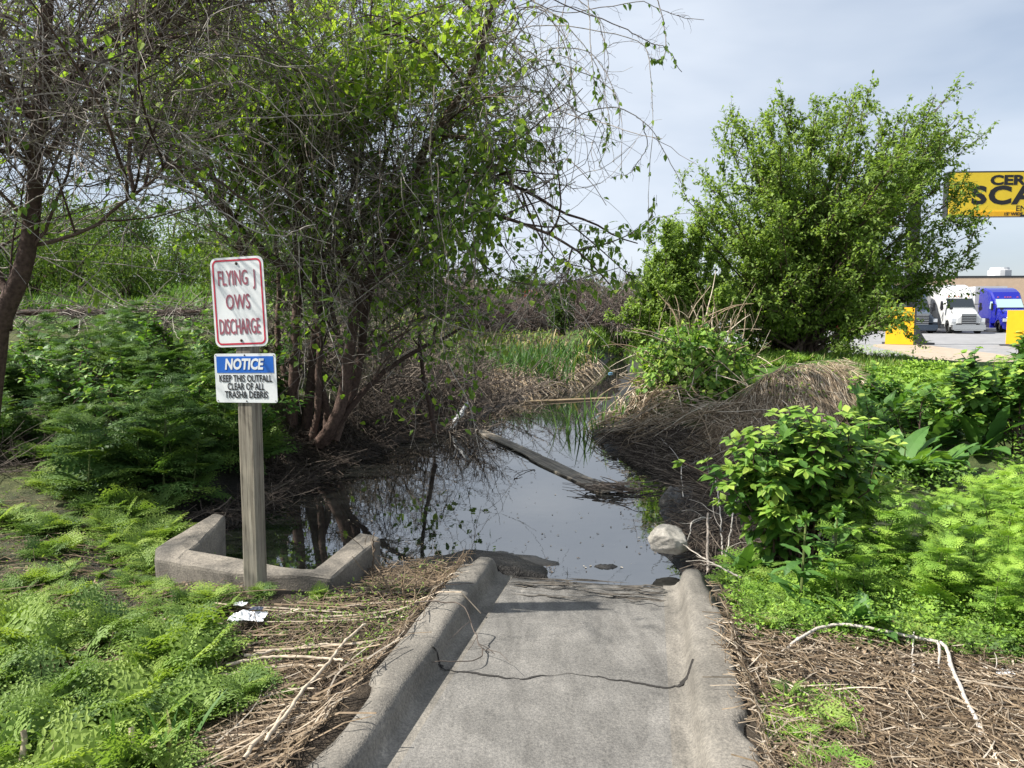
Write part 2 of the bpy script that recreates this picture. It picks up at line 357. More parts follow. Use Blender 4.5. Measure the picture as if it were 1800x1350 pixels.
M['floor'] = concrete('flume_concrete', (.198, .19, .176), (.125, .121, .113))
M['kerb'] = concrete('kerb_concrete', (.218, .202, .176), (.128, .12, .106), 1.0)
M['box'] = concrete('old_concrete', (.24, .215, .18), (.085, .08, .072), .5)
# ground: soil, black mud at the water line, mossy green by the 'var' mask
def groundmat():
    m, nt, o = newmat('soil'); b = N(nt, 'ShaderNodeBsdfPrincipled', Roughness=.9); b.inputs['Specular IOR Level'].default_value = .25
    geo = nt.nodes.new('ShaderNodeNewGeometry'); sp = nt.nodes.new('ShaderNodeSeparateXYZ'); nt.links.new(geo.outputs['Position'], sp.inputs[0])
    n1 = N(nt, 'ShaderNodeTexNoise', Scale=9.0, Detail=8.0, Roughness=.7); n2 = N(nt, 'ShaderNodeTexNoise', Scale=1.3, Detail=6.0); n3 = N(nt, 'ShaderNodeTexNoise', Scale=55.0, Detail=4.0, Roughness=.7)
    for n in (n1, n2, n3): nt.links.new(geo.outputs['Position'], n.inputs['Vector'])
    soil = ramp(nt, [(.3, (.03, .022, .015)), (.5, (.075, .055, .036)), (.7, (.15, .115, .075))], n1.outputs[0])
    green = ramp(nt, [(.3, (.03, .07, .015)), (.55, (.07, .14, .02)), (.75, (.13, .2, .03))], n1.outputs[0])
    mx = N(nt, 'ShaderNodeMix', _data_type='RGBA'); nt.links.new(attr(nt), mx.inputs[0]); nt.links.new(soil, mx.inputs[6]); nt.links.new(green, mx.inputs[7])
    # wet mud below a wandering level
    mm = N(nt, 'ShaderNodeMath', _operation='MULTIPLY_ADD'); nt.links.new(n2.outputs[0], mm.inputs[0]); mm.inputs[1].default_value = -.25; nt.links.new(sp.outputs[2], mm.inputs[2])
    mr = N(nt, 'ShaderNodeMapRange'); mr.inputs['From Min'].default_value = -.17; mr.inputs['From Max'].default_value = .0; nt.links.new(mm.outputs[0], mr.inputs[0])
    mud = ramp(nt, [(.3, (.008, .008, .008)), (.55, (.024, .022, .02)), (.75, (.06, .055, .05))], n3.outputs[0])
    am = nt.nodes.new('ShaderNodeAttribute'); am.attribute_name = 'mud'; iv = N(nt, 'ShaderNodeMath', _operation='SUBTRACT'); iv.inputs[0].default_value = 1.0; nt.links.new(am.outputs['Fac'], iv.inputs[1]); mn = N(nt, 'ShaderNodeMath', _operation='MINIMUM'); nt.links.new(iv.outputs[0], mn.inputs[0]); nt.links.new(mr.outputs[0], mn.inputs[1])
    my = N(nt, 'ShaderNodeMix', _data_type='RGBA'); nt.links.new(mn.outputs[0], my.inputs[0]); nt.links.new(mud, my.inputs[6]); nt.links.new(mx.outputs[2], my.inputs[7])
    nt.links.new(my.outputs[2], b.inputs['Base Color'])
    rr = N(nt, 'ShaderNodeMapRange'); rr.inputs['To Min'].default_value = .45; rr.inputs['To Max'].default_value = .92; nt.links.new(mr.outputs[0], rr.inputs[0]); nt.links.new(rr.outputs[0], b.inputs['Roughness'])
    bp = N(nt, 'ShaderNodeBump', Strength=.8, Distance=.03); nt.links.new(n3.outputs[0], bp.inputs['Height']); nt.links.new(bp.outputs[0], b.inputs['Normal'])
    nt.links.new(b.outputs[0], o.inputs[0]); return m
M['ground'] = groundmat()
def watermat():
    m, nt, o = newmat('dark_water'); b = N(nt, 'ShaderNodeBsdfPrincipled', Roughness=.015, IOR=3.5); b.inputs['Base Color'].default_value = (.012, .013, .012, 1)
    geo = nt.nodes.new('ShaderNodeNewGeometry'); n = N(nt, 'ShaderNodeTexNoise', Scale=3.0, Detail=3.0); nt.links.new(geo.outputs['Position'], n.inputs['Vector'])
    n2 = N(nt, 'ShaderNodeTexNoise', Scale=18.0, Detail=2.0); nt.links.new(geo.outputs['Position'], n2.inputs['Vector'])
    ad = N(nt, 'ShaderNodeMath', _operation='MULTIPLY_ADD'); nt.links.new(n2.outputs[0], ad.inputs[0]); ad.inputs[1].default_value = .12; nt.links.new(n.outputs[0], ad.inputs[2])
    bp = N(nt, 'ShaderNodeBump', Strength=.06, Distance=.02); nt.links.new(ad.outputs[0], bp.inputs['Height']); nt.links.new(bp.outputs[0], b.inputs['Normal']); nt.links.new(b.outputs[0], o.inputs[0]); return m
M['water'] = watermat()
def woodmat(name, lo, hi, scale=1.0, axis=2):
    m, nt, o = newmat(name); tc = nt.nodes.new('ShaderNodeTexCoord'); b = N(nt, 'ShaderNodeBsdfPrincipled', Roughness=.8); b.inputs['Specular IOR Level'].default_value = .2
    mp = N(nt, 'ShaderNodeMapping'); sc = [60 * scale] * 3; sc[axis] = 2.2 * scale; mp.inputs['Scale'].default_value = sc; nt.links.new(tc.outputs['Object'], mp.inputs[0])
    n = N(nt, 'ShaderNodeTexNoise', Scale=1.0, Detail=6.0, Roughness=.7, Distortion=.6); nt.links.new(mp.outputs[0], n.inputs['Vector'])
    n2 = N(nt, 'ShaderNodeTexNoise', Scale=5.0, Detail=4.0); nt.links.new(tc.outputs['Object'], n2.inputs['Vector'])
    c = ramp(nt, [(.32, tuple(x * .35 for x in lo)), (.42, lo), (.66, hi)], n.outputs[0]); c2 = ramp(nt, [(.3, (.7, .7, .7)), (.7, (1.15, 1.12, 1.05))], n2.outputs[0])
    mx = N(nt, 'ShaderNodeMix', _data_type='RGBA', _blend_type='MULTIPLY'); mx.inputs[0].default_value = 1; nt.links.new(c, mx.inputs[6]); nt.links.new(c2, mx.inputs[7]); nt.links.new(mx.outputs[2], b.inputs['Base Color'])
    bp = N(nt, 'ShaderNodeBump', Strength=.5, Distance=.004); nt.links.new(n.outputs[0], bp.inputs['Height']); nt.links.new(bp.outputs[0], b.inputs['Normal']); nt.links.new(b.outputs[0], o.inputs[0]); return m
M['post'] = woodmat('weathered_wood', (.19, .17, .14), (.36, .33, .28))
M['plank'] = woodmat('wet_plank', (.16, .14, .12), (.4, .36, .3), 1.0, 0)
M['lath'] = woodmat('tan_lath', (.2, .15, .095), (.36, .28, .18), 1.0, 0)
M['white'] = plain('sign_white', (.74, .76, .76), .35, noise=.06, scale=6)
M['red'] = plain('sign_red', (.5, .02, .05), .4)
M['letter_red'] = plain('faded_letter', (.34, .09, .12), .5, noise=.25, scale=40)
M['letter_shadow'] = plain('faded_letter_pale', (.58, .36, .4), .5)
M['blue'] = plain('notice_blue', (.012, .12, .5), .4)
M['black'] = plain('black_paint', (.012, .012, .014), .5)
M['rust'] = plain('rusty_bolt', (.06, .04, .03), .6, .6)
# ------------------------------------------------------------------ ground, water, parking lot
def build_ground():
    xs = np.unique(np.round(np.concatenate([np.arange(-7, 7, .075), np.arange(-22, -7, .35), np.arange(7, 22, .35), np.arange(-80, -22, 4), np.arange(22, 90, 4), np.array([-600, -300, -150, 150, 300, 600])]), 4))
    ys = np.unique(np.round(np.concatenate([np.arange(-3, 12, .075), np.arange(12, 30, .2), np.arange(30, 90, 2.5), np.array([-40, -15, -6, 110, 150, 250, 400, 800])]), 4))
    X, Y = np.meshgrid(xs, ys); Z = H_exact(X, Y)
    d = sdist(SH, X, Y); Z = Z + (fbm(X * 7, Y * 7, 31) * .05 + fbm(X * 22, Y * 22, 37, 2) * .02) * sstep(.02, .2, d) * (np.hypot(X, Y) < 25)
    x, s = fl_local(X, Y); Z = np.where((np.abs(x) < .86) & (s < S1 + .05), H_exact(X, Y), Z)
    g = sstep(2.5, 4.0, X) * sstep(9, 12, Y); g = np.maximum(g, sstep(-3, -5, X) * sstep(12, 15, Y)); g = np.maximum(g, sstep(24, 30, Y) * (.25 + .75 * sstep(5, 9, np.abs(X)))); g = np.maximum(g, .55 * sstep(1.6, 2.2, X) * sstep(3.4, 4.2, Y)); g = np.maximum(g, .35 * sstep(-1.2, -2.5, X))
    b = MB(); nx, ny = len(xs), len(ys); i = np.arange(ny - 1)[:, None] * nx + np.arange(nx - 1)[None]
    b.add(np.stack([X, Y, Z], -1), quads=np.stack([i, i + 1, i + nx + 1, i + nx], -1), var=np.clip(g, 0, 1).ravel())
    go = b.build('ground', M['ground'], smooth=True); mud = (1 - sstep(.15, 1.3, d + fbm(X * 2, Y * 2, 61) * 1.1)) * sstep(4.9, 6, Y); at = go.data.attributes.new('mud', 'FLOAT', 'POINT'); at.data.foreach_set('value', mud.ravel().astype(np.float32)); tag(go, kind='structure')
    b = MB(); b.add([[-14, 3.4, WZ], [14, 3.4, WZ], [14, 27, WZ], [-14, 27, WZ]], quads=[[0, 1, 2, 3]])
    # only the pond itself: clip the sheet to the shoreline grown by half a metre
    c = np.array(SH); me = bpy.data.meshes.new('water'); import bmesh
    bm = bmesh.new(); ctr = c.mean(0)
    vs = [bm.verts.new((p[0], p[1], WZ)) for p in offset_poly(c, .45)]; bm.faces.new(vs); bmesh.ops.triangulate(bm, faces=bm.faces[:])
    for f in bm.faces:
        f.normal_update()
        if f.normal.z < 0: f.normal_flip()
    bm.to_mesh(me); bm.free(); me.materials.append(M['water']); tag(link('water', me), kind='structure')
def offset_poly(c, r):
    n = len(c); out = []
    area = .5 * sum(c[i][0] * c[(i + 1) % n][1] - c[(i + 1) % n][0] * c[i][1] for i in range(n)); sg = 1 if area > 0 else -1
    for i in range(n):
        a, b, d = c[i - 1], c[i], c[(i + 1) % n]
        e1 = norm(b - a); e2 = norm(d - b); n1 = np.array([e1[1], -e1[0]]) * sg; n2 = np.array([e2[1], -e2[0]]) * sg; m = norm(n1 + n2 + 1e-6)
        rr = min(r, .45 * min(np.linalg.norm(b - a), np.linalg.norm(d - b)) + .05)
        out.append(b + m * rr)
    return out
build_ground()
M['asphalt'] = plain('asphalt', (.25, .25, .255), .85, noise=.25, scale=1.5)
M['apron'] = plain('pale_concrete', (.36, .29, .22), .85, noise=.2, scale=3)
b = MB(); b.add([[10.5, 29, -.19], [140, 29, -.19], [140, 140, -.19], [4.5, 140, -.19], [9, 42, -.19]], tris=[[0, 1, 2], [0, 2, 3], [0, 3, 4]]); tag(b.build('parking_lot', M['asphalt']), kind='structure')
pv = np.array([G(1535, 606, -.12), G(1590, 602, -.12), G(1900, 640, -.12), G(1960, 700, -.12), G(1720, 650, -.12)]); pl = pv.copy(); pl[:, 2] = -.3
b = MB(); b.add(np.vstack([pv, pl]), tris=[[0, 4, 1], [1, 4, 2], [2, 4, 3]], quads=[[k, 5 + k, 5 + (k + 1) % 5, (k + 1) % 5] for k in range(5)]); tag(b.build('pavement', M['apron']), kind='structure')
# ------------------------------------------------------------------ concrete flume
def flume():
    t = empty('concrete_flume', tuple(F0), 'grey concrete drainage flume with low rounded kerbs sloping down to the pond', 'drainage channel')
    ss = np.concatenate([np.linspace(S0, 1.98, 90), [2.03, 2.07, 2.09, 2.1]])
    shrink = np.concatenate([np.zeros(90), [.004, .014, .03, .06]])
    def kh(s): return .10 + .035 * np.clip(s / 2, -.3, 1)
    prof = [(.46, 0), (.505, .012), (.53, .06), (.546, .2), (.555, .42), (.562, .64), (.572, .84), (.588, .95), (.612, 1.0), (.66, 1.005), (.70, .99), (.722, .95), (.735, .86), (.742, .7), (.748, -3)]
    def off(p): return p - F0
    for sd in (-1, 1):
        b = MB(); xs = np.array([p[0] for p in prof]); zs = np.array([p[1] for p in prof])
        X = np.repeat(xs[None], len(ss), 0); Z = zs[None] * kh(ss)[:, None]
        nz = fbm(ss[:, None] * 3 + np.zeros_like(X), X * 9, 3 + sd) ; X = X + nz * .02 * (zs > .05); Z = Z + nz * .02 * (zs > .05) - shrink[:, None] * (zs > .2)
        chip = np.maximum(0, vnoise(ss * 4.0, ss * 0 + sd, 44) - .62); Z[:, 10:14] -= chip[:, None] * .16; X[:, 11:14] -= chip[:, None] * .22
        S = np.repeat(ss[:, None], X.shape[1], 1)
        S = S - (shrink[:, None] * 0)
        V = off(fl_world(sd * X, S, Z)); n = X.shape[1]; i = np.arange(len(ss) - 1)[:, None] * n + np.arange(n - 1)[None]
        q = np.stack([i, i + 1, i + n + 1, i + n], -1)
        if sd > 0: q = q[..., ::-1]
        b.add(V, quads=q)
        e = V[-1]; c = off(fl_world(sd * .63, S1, -.28)); b.add(np.vstack([e, c]), tris=[[k, k + 1, n] for k in range(n - 1)])
        b.build('kerb', M['kerb'], t, True)
    b = MB(); xs = np.linspace(-.46, .46, 40); X, S = np.meshgrid(xs, ss); Z = fbm(X * 3, S * 3, 8) * .006
    Z[:, 0] = 0; Z[:, -1] = 0; Z[-4:] -= np.array([.001, .004, .01, .02])[:, None]
    n = len(xs); i = np.arange(len(ss) - 1)[:, None] * n + np.arange(n - 1)[None]; b.add(off(fl_world(X, S, Z)), quads=np.stack([i, i + 1, i + n + 1, i + n], -1))
    e = off(fl_world(xs, xs * 0 + S1, -.02)); e2 = off(fl_world(xs, xs * 0 + S1 + .01, -.4)); b.add(np.vstack([e, e2]), quads=[[k, k + 1, n + k + 1, n + k] for k in range(n - 1)])
    # side strips that tuck under the kerbs at the mouth
    b.build('floor_slab', M['floor'], t, True)
    # crack across the slab, climbing both kerbs
    pts = [(750, 1128), (757, 1150), (772, 1170), (800, 1173), (850, 1179), (890, 1184), (915, 1187), (950, 1181), (1000, 1174), (1040, 1180), (1090, 1187), (1140, 1195), (1180, 1201), (1200, 1196), (1209, 1178), (1222, 1155)]
    xs = []; sl = []
    for px, py in pts:
        p = G(px, py, -.01); x, s = fl_local(p[0], p[1]); xs.append(x); sl.append(s)
    xs = np.array(xs); sl = np.array(sl); xs[:2] = [-.575, -.53]; xs[-2:] = [.52, .57]; sl[:2] = sl[2] + [.03, .015]; sl[-2:] = sl[-3] + [.02, .06]
    u = np.linspace(0, 1, 160); xi = np.interp(u, np.linspace(0, 1, len(xs)), xs); si = np.interp(u, np.linspace(0, 1, len(xs)), sl) + (vnoise(u * 45, u * 0, 5) - .5) * .018 + (vnoise(u * 120, u * 0, 6) - .5) * .008
    w = .0014 + .0075 * np.clip(vnoise(u * 16, u * 0 + 3, 9) - .25, 0, 1) + .004 * np.abs(u - .5) * 2
    pz = np.interp(np.abs(xi), [p[0] for p in prof], [p[1] for p in prof]) * kh(si)
    pz = np.where(np.abs(xi) < .46, fbm(xi * 3, si * 3, 8) * .006, pz)
    dx = np.gradient(xi); ds = np.gradient(si); L = np.hypot(dx, ds); nx_, ns = -ds / L, dx / L
    slope = np.gradient(pz, xi); slope[np.abs(np.gradient(xi)) < 1e-5] = 0
    b = MB(); A = off(fl_world(xi + nx_ * w - np.sign(xi) * .003 * (np.abs(xi) > .47), si + ns * w, pz + .003)); B = off(fl_world(xi - nx_ * w - np.sign(xi) * .003 * (np.abs(xi) > .47), si - ns * w, pz + .003)); n = len(u)
    b.add(np.vstack([A, B]), quads=[[k, k + 1, n + k + 1, n + k] for k in range(n - 1)]); b.build('crack', plain('crack_dark', (.022, .02, .018), .95), t)
flume()
# ------------------------------------------------------------------ outfall headwall
def headwall():
    import bmesh
    c = BX[2]; t = bpy.data.meshes.new('outfall_headwall'); bm = bmesh.new()
    vs = [bm.verts.new((p[0] - c[0], p[1] - c[1], BOXT + (.05 if i in (7, 8) else .0))) for i, p in enumerate(BX)]
    f = bm.faces.new(vs); r = bmesh.ops.extrude_face_region(bm, geom=[f]); bot = [v for v in r['geom'] if isinstance(v, bmesh.types.BMVert)]
    for v in bot: v.co.z = -.6
    bmesh.ops.recalc_face_normals(bm, faces=bm.faces[:])
    ed = [e for e in bm.edges if all(v.co.z > 0 for v in e.verts)] + [e for e in bm.edges if abs(e.verts[0].co.z - e.verts[1].co.z) > .3]
    bmesh.ops.bevel(bm, geom=ed, offset=.03, segments=3, affect='EDGES', profile=.6)
    bmesh.ops.triangulate(bm, faces=[f for f in bm.faces if len(f.verts) > 4])
    bmesh.ops.subdivide_edges(bm, edges=[e for e in bm.edges if e.calc_length() > .12], cuts=4, use_grid_fill=True)
    co = np.array([v.co[:] for v in bm.verts]); dz = fbm(co[:, 0] * 7, co[:, 1] * 7 + co[:, 2] * 5, 21)
    for v, k in zip(bm.verts, dz): v.co.z += k * .05; v.co.x += k * .03; v.co.y -= k * .03
    bm.to_mesh(t); bm.free(); t.materials.append(M['box'])
    o = link('outfall_headwall', t); o.location = (c[0], c[1], 0); tag(o, 'weathered U-shaped concrete headwall round a dark outfall behind the wooden signpost', 'headwall')
headwall()
# ------------------------------------------------------------------ text
def text_mesh(name, body, size, mat, parent, loc, sx=1.0, shear=0.0, bold=0.0, space=1.0, depth=.0006, align='CENTER', width=None):
    c = bpy.data.curves.new(name, 'FONT'); c.body = body; c.size = size; c.align_x = align; c.align_y = 'CENTER'; c.shear = shear; c.offset = bold; c.space_character = space; c.extrude = depth; c.resolution_u = 3
    o = bpy.data.objects.new(name, c); COL.objects.link(o); bpy.context.view_layer.update()
    me = bpy.data.meshes.new_from_object(o.evaluated_get(bpy.context.evaluated_depsgraph_get())); COL.objects.unlink(o); bpy.data.objects.remove(o)
    me.materials.clear(); me.materials.append(mat); me.name = name
    # stand the lettering upright: text x -> x, text y -> z, facing -y
    if width:
        vx = [v.co.x for v in me.vertices]; x0, x1 = min(vx), max(vx); sx = width / (x1 - x0); mid = (x0 + x1) / 2 if align == 'CENTER' else x0; me.transform(Matrix.Translation((-mid, 0, 0)))
    me.transform(Matrix(((sx, 0, 0, 0), (0, 0, -1, 0), (0, 1, 0, 0), (0, 0, 0, 1))))
    r = link(name, me, parent); r.location = loc; return r
def rrect(w, h, r, n=6):
    o = []
    for cx, cz, a0 in ((w / 2 - r, h / 2 - r, 0), (-w / 2 + r, h / 2 - r, 90), (-w / 2 + r, -h / 2 + r, 180), (w / 2 - r, -h / 2 + r, 270)):
        for k in range(n + 1): a = math.radians(a0 + 90 * k / n); o.append((cx + r * math.cos(a), cz + r * math.sin(a)))
    return np.array(o)
def plate(b, pts, y0, y1):
    n = len(pts); A = np.stack([pts[:, 0], np.full(n, y0), pts[:, 1]], -1); B = np.stack([pts[:, 0], np.full(n, y1), pts[:, 1]], -1); c0 = A.mean(0); c1 = B.mean(0)
    b.add(np.vstack([A, B, c0, c1]), quads=[[k, (k + 1) % n, n + (k + 1) % n, n + k] for k in range(n)], tris=[[2 * n, (k + 1) % n, k] for k in range(n)] + [[2 * n + 1, n + k, n + (k + 1) % n] for k in range(n)])
def ring(b, po, pi, y):
    n = len(po); A = np.stack([po[:, 0], np.full(n, y), po[:, 1]], -1); B = np.stack([pi[:, 0], np.full(n, y), pi[:, 1]], -1)
    b.add(np.vstack([A, B]), quads=[[k, (k + 1) % n, n + (k + 1) % n, n + k] for k in range(n)])
def disc(b, c, r, y, n=10, dome=.004):
    a = np.arange(n) / n * 2 * math.pi; A = np.stack([c[0] + r * np.cos(a), np.full(n, y), c[1] + r * np.sin(a)], -1); B = np.stack([c[0] + r * .6 * np.cos(a), np.full(n, y - dome), c[1] + r * .6 * np.sin(a)], -1)
    b.add(np.vstack([A, B, [[c[0], y - dome * 1.2, c[1]]]]), quads=[[k, (k + 1) % n, n + (k + 1) % n, n + k] for k in range(n)], tris=[[n + k, n + (k + 1) % n, 2 * n] for k in range(n)])
def signpost():
    p = G(450, 1030, .085); base = (p[0], p[1], .02); az = math.atan2(p[0], p[1])
    # local -y is the face that carries the signs, turned to the left of the camera
    t = empty('signpost', base, 'weathered square wooden post with two white signs beside the concrete headwall', 'signpost', rz=-az - math.radians(33))
    b = MB(); w = .088; hgt = 1.80
    pr = rrect(w, w, .006, 2); zs = np.linspace(-.5, hgt, 40); n = len(pr); V = []
    for z in zs:
        k = 1 + .02 * (vnoise(z * 5, 0, 2) - .5); V.append(np.stack([pr[:, 0] * k + .004 * (vnoise(z * 2, 3, 1) - .5), pr[:, 1] * k, np.full(n, z)], -1))
    V = np.array(V); i = np.arange(len(zs) - 1)[:, None] * n; j = np.arange(n)[None]; q = np.stack([i + j, i + (j + 1) % n, i + n + (j + 1) % n, i + n + j], -1)
    b.add(V.reshape(-1, 3), quads=q); top = V[-1]; b.add(np.vstack([top, top.mean(0)]), tris=[[k, (k + 1) % n, n] for k in range(n)])
    b.build('post', M['post'], t)
    def mount(name, px, py, label):
        # centre of the sign along the post
        e = bpy.data.objects.new(name, None)
        return e
    yf = -w / 2 - .004
    def zof(py):
        d = ray(440, py); Yp = p[1] - .06; return CAMZ + d[2] * Yp / d[1] - base[2]
    # upper sign
    z1 = zof(531); sw, sh = .305, .457
    b = MB(); plate(b, rrect(sw, sh, .035), -.001, .001); s1 = b.build('discharge_sign', M['white'], t); s1['label'] = 'tall white sign with a red border and worn red lettering'; s1.location = (-.012, yf - .001, z1); s1.rotation_euler = (0, math.radians(-2.2), 0)
    b = MB(); ring(b, rrect(sw - .022, sh - .022, .028), rrect(sw - .04, sh - .04, .02), -.0022); b.build('border', M['red'], s1)
    for txt, z, sx, sz, sp in (('FLYING  J', .121, .212, .108, 1.0), ('OWS', -.001, .138, .108, 1.02), ('DISCHARGE', -.127, .234, .112, .98)):
        text_mesh('lettering', txt, sz, M['letter_shadow'], s1, (-.0022, -.0022, z - .0034), width=sx, bold=.0004, space=sp, depth=.0004)
        text_mesh('lettering', txt, sz, M['letter_red'], s1, (-.005, -.0030, z), width=sx, bold=.0002, space=sp, depth=.0004)
    for z in (.196, -.196):
        b = MB(); disc(b, (.0, z), .008, -.0025); b.build('bolt', M['rust'], s1)
    # lower sign
    z2 = zof(665); sw, sh = .356, .254
    b = MB(); plate(b, rrect(sw, sh, .012), -.001, .001); s2 = b.build('notice_sign', M['white'], t); s2['label'] = 'white notice sign with a blue header and black lettering'; s2.location = (.012, yf - .001, z2); s2.rotation_euler = (0, math.radians(-1.2), 0)
    b = MB(); q = .009; plate(b, np.array([(-.165, .028), (.165, .028), (.165, .113), (-.165, .113)]), -.0026, -.0014); b.build('header_panel', M['blue'], s2)
    text_mesh('lettering', 'NOTICE', .076, M['white'], s2, (-.002, -.0038, .070), 1, .18, .0028, 1.0, width=.228)
    for txt, z, sx in (('KEEP THIS OUTFALL', -.003, .306), ('CLEAR OF ALL', -.045, .214), ('TRASH& DEBRIS', -.087, .25)):
        text_mesh('lettering', txt, .05, M['black'], s2, (0, -.0028, z), width=sx, bold=.0009, depth=.0004)
    for c in ((0, .119), (0, -.119), (-.168, .117), (.168, .117), (-.168, -.117), (.168, -.117)):
        b = MB(); disc(b, c, .0045 if c[0] == 0 else .0028, -.0018, 8, .002); b.build('screw', M['rust'], s2)
signpost()
# ------------------------------------------------------------------ trees of the left thicket
def proj(p):
    p = np.asarray(p, float); x, y, z = p[..., 0], p[..., 1], p[..., 2] - CAMZ; d = y * ct - z * st
    return 900 + F * x / d, 675 - F * (y * st + z * ct) / d
def limbs(specs, K=16):
    """specs: (list of (px,py,Y), r0, r1) -> points (N,K,3), radii (N,K)"""
    pts = []; rad = []
    for ctrl, r0, r1 in specs:
        c = np.array(ctrl, float); pts.append(curve(P(c[:, 0], c[:, 1], c[:, 2]), K)); rad.append(np.linspace(r0, r1, K))
    return np.array(pts), np.array(rad)
def blob(px, py, cx, cy, rx, ry): return np.exp(-(((px - cx) / rx) ** 2 + ((py - cy) / ry) ** 2))
def thicket_tree(name, label, specs, seed, counts, leafn, leafdens, twig_bias=(0, 0, .0), twigdens=None, leafsize=.085, group='trees of the left thicket'):
    rng = R(seed); pts, rad = limbs(specs); base = pts[0, 0].copy(); base[2] -= .05
    t = empty(name, tuple(base), label, 'tree', group)
    pts = pts + 0.0; wob = np.cumsum(rng.randn(*pts.shape) * .012, axis=1); wob[:, 0] = 0; pts = pts + wob
    b = MB(); b.tubes(pts - base, rad, 9, rng.rand(len(pts)) * .5 + .2); b.build('trunk', M['bark'], t, True)
    n1, n2, n3 = counts
    s, tg, i = spawn(pts, n1, .25, .98, rng); d = side_dirs(tg, rng.uniform(.4, 1.2, n1), rng, .2)
    b1 = walk(s, d, rng.uniform(.7, 1.9, n1), 9, .13, np.array([0, 0, .02]), rng)
    if twigdens is not None:
        px, py = proj(b1[:, 6]); b1 = b1[(rng.rand(n1) < np.clip(twigdens(px, py) * 1.1, .12, 1)) & (rng.rand(n1) < np.where(b1[:, 0, 2] < 1.9, .3, 1))]; n1 = len(b1)
    b = MB(); b.tubes(b1 - base, np.linspace(1, .35, 9)[None] * rng.uniform(.007, .017, n1)[:, None], 5, rng.rand(n1) * .6 + .1); b.build('branches', M['bark'], t, True)
    s, tg, i = spawn(np.concatenate([b1, b1, pts[:, :9], pts[:, 7:]], 0) if False else b1, n2, .1, 1, rng); d = side_dirs(tg, rng.uniform(.5, 1.5, n2), rng)
    b2 = walk(s, d, rng.uniform(.5, 1.5, n2), 8, .17, np.array(twig_bias), rng)
    if twigdens is not None:
        px, py = proj(b2[:, 4]); b2 = b2[rng.rand(n2) < twigdens(px, py)]
    s, tg, i = spawn(b2, n3, .05, 1, rng); d = side_dirs(tg, rng.uniform(.5, 1.4, n3), rng)
    b3 = walk(s, d, rng.uniform(.2, .75, n3), 6, .2, np.array(twig_bias) * 1.2, rng)
    if twigdens is not None:
        px, py = proj(b3[:, 3]); b3 = b3[rng.rand(n3) < np.minimum(1, twigdens(px, py) * 1.1)]
    b = MB(); b.tubes(b2 - base, np.linspace(1, .5, 8)[None] * rng.uniform(.0035, .0065, len(b2))[:, None], 3, np.clip(rng.rand(len(b2)) ** 1.3, 0, 1))
    b.tubes(b3 - base, np.linspace(1, .6, 6)[None] * rng.uniform(.002, .0036, len(b3))[:, None], 3, np.clip(rng.rand(len(b3)) ** 1.2, 0, 1)); b.build('twigs', M['twig'], t)
    # foliage in clumps along the twigs
    s, tg, i = spawn(np.concatenate([b2[:, :6], b3]), leafn * 3, .1, 1, rng); px, py = proj(s); cl = fbm(s[:, 0] * 2.2 + s[:, 1], s[:, 2] * 2.2, seed, 2) * 2.4 + .55
    k = rng.rand(len(s)) < leafdens(px, py) * np.clip(cl * 1.3 - .25, 0, 1.3) * (1 - .12 * sstep(250, 450, py)); s = s[k][:leafn]; tg = tg[k][:leafn]; m = len(s)
    d = norm(rdir(m, rng) * .8 + tg * .4 + np.array([0, 0, -.55])); up = norm(rdir(m, rng) * .6 + np.array([-.3, -.1, 1]))
    b = MB(); b.inst(OV[0] * np.array([1.25, 1, 1]), OV[1], s - base + rng.randn(m, 3) * .03, frames(d, up), rng.uniform(.55, 1.25, m) * leafsize, np.clip(rng.normal(.45, .2, m) + .3 * sstep(2.6, 4.2, s[:, 2]), 0, 1)); b.build('foliage', M['vine'], t)  # leaf tone rises with height: sunlit canopy top put into the colour
    return t, b1, b2
def ld_main(px, py): return np.clip(1.1 * blob(px, py, 600, 60, 260, 160) + .3 * blob(px, py, 250, 200, 260, 200) + .42 * blob(px, py, 740, 400, 180, 150) + .2 * blob(px, py, 620, 570, 190, 130) + .55 * blob(px, py, 860, 300, 80, 140) + .5 * blob(px, py, 960, 410, 120, 60) + .25 * blob(px, py, 330, 330, 200, 150) + .12 * blob(px, py, 200, 120, 200, 150) + .2 * blob(px, py, 1050, 430, 90, 60) + .5 * blob(px, py, 770, 620, 150, 100), 0, 1)
def td(px, py): return np.clip(1.15 - sstep(800, 1080, px + 60 * np.sin(py * .02)) * .95, .1, 1) * (1 - .55 * sstep(300, 380, py) * sstep(430, 330, px)) * (1 - .4 * blob(px, py, 330, 320, 140, 80))
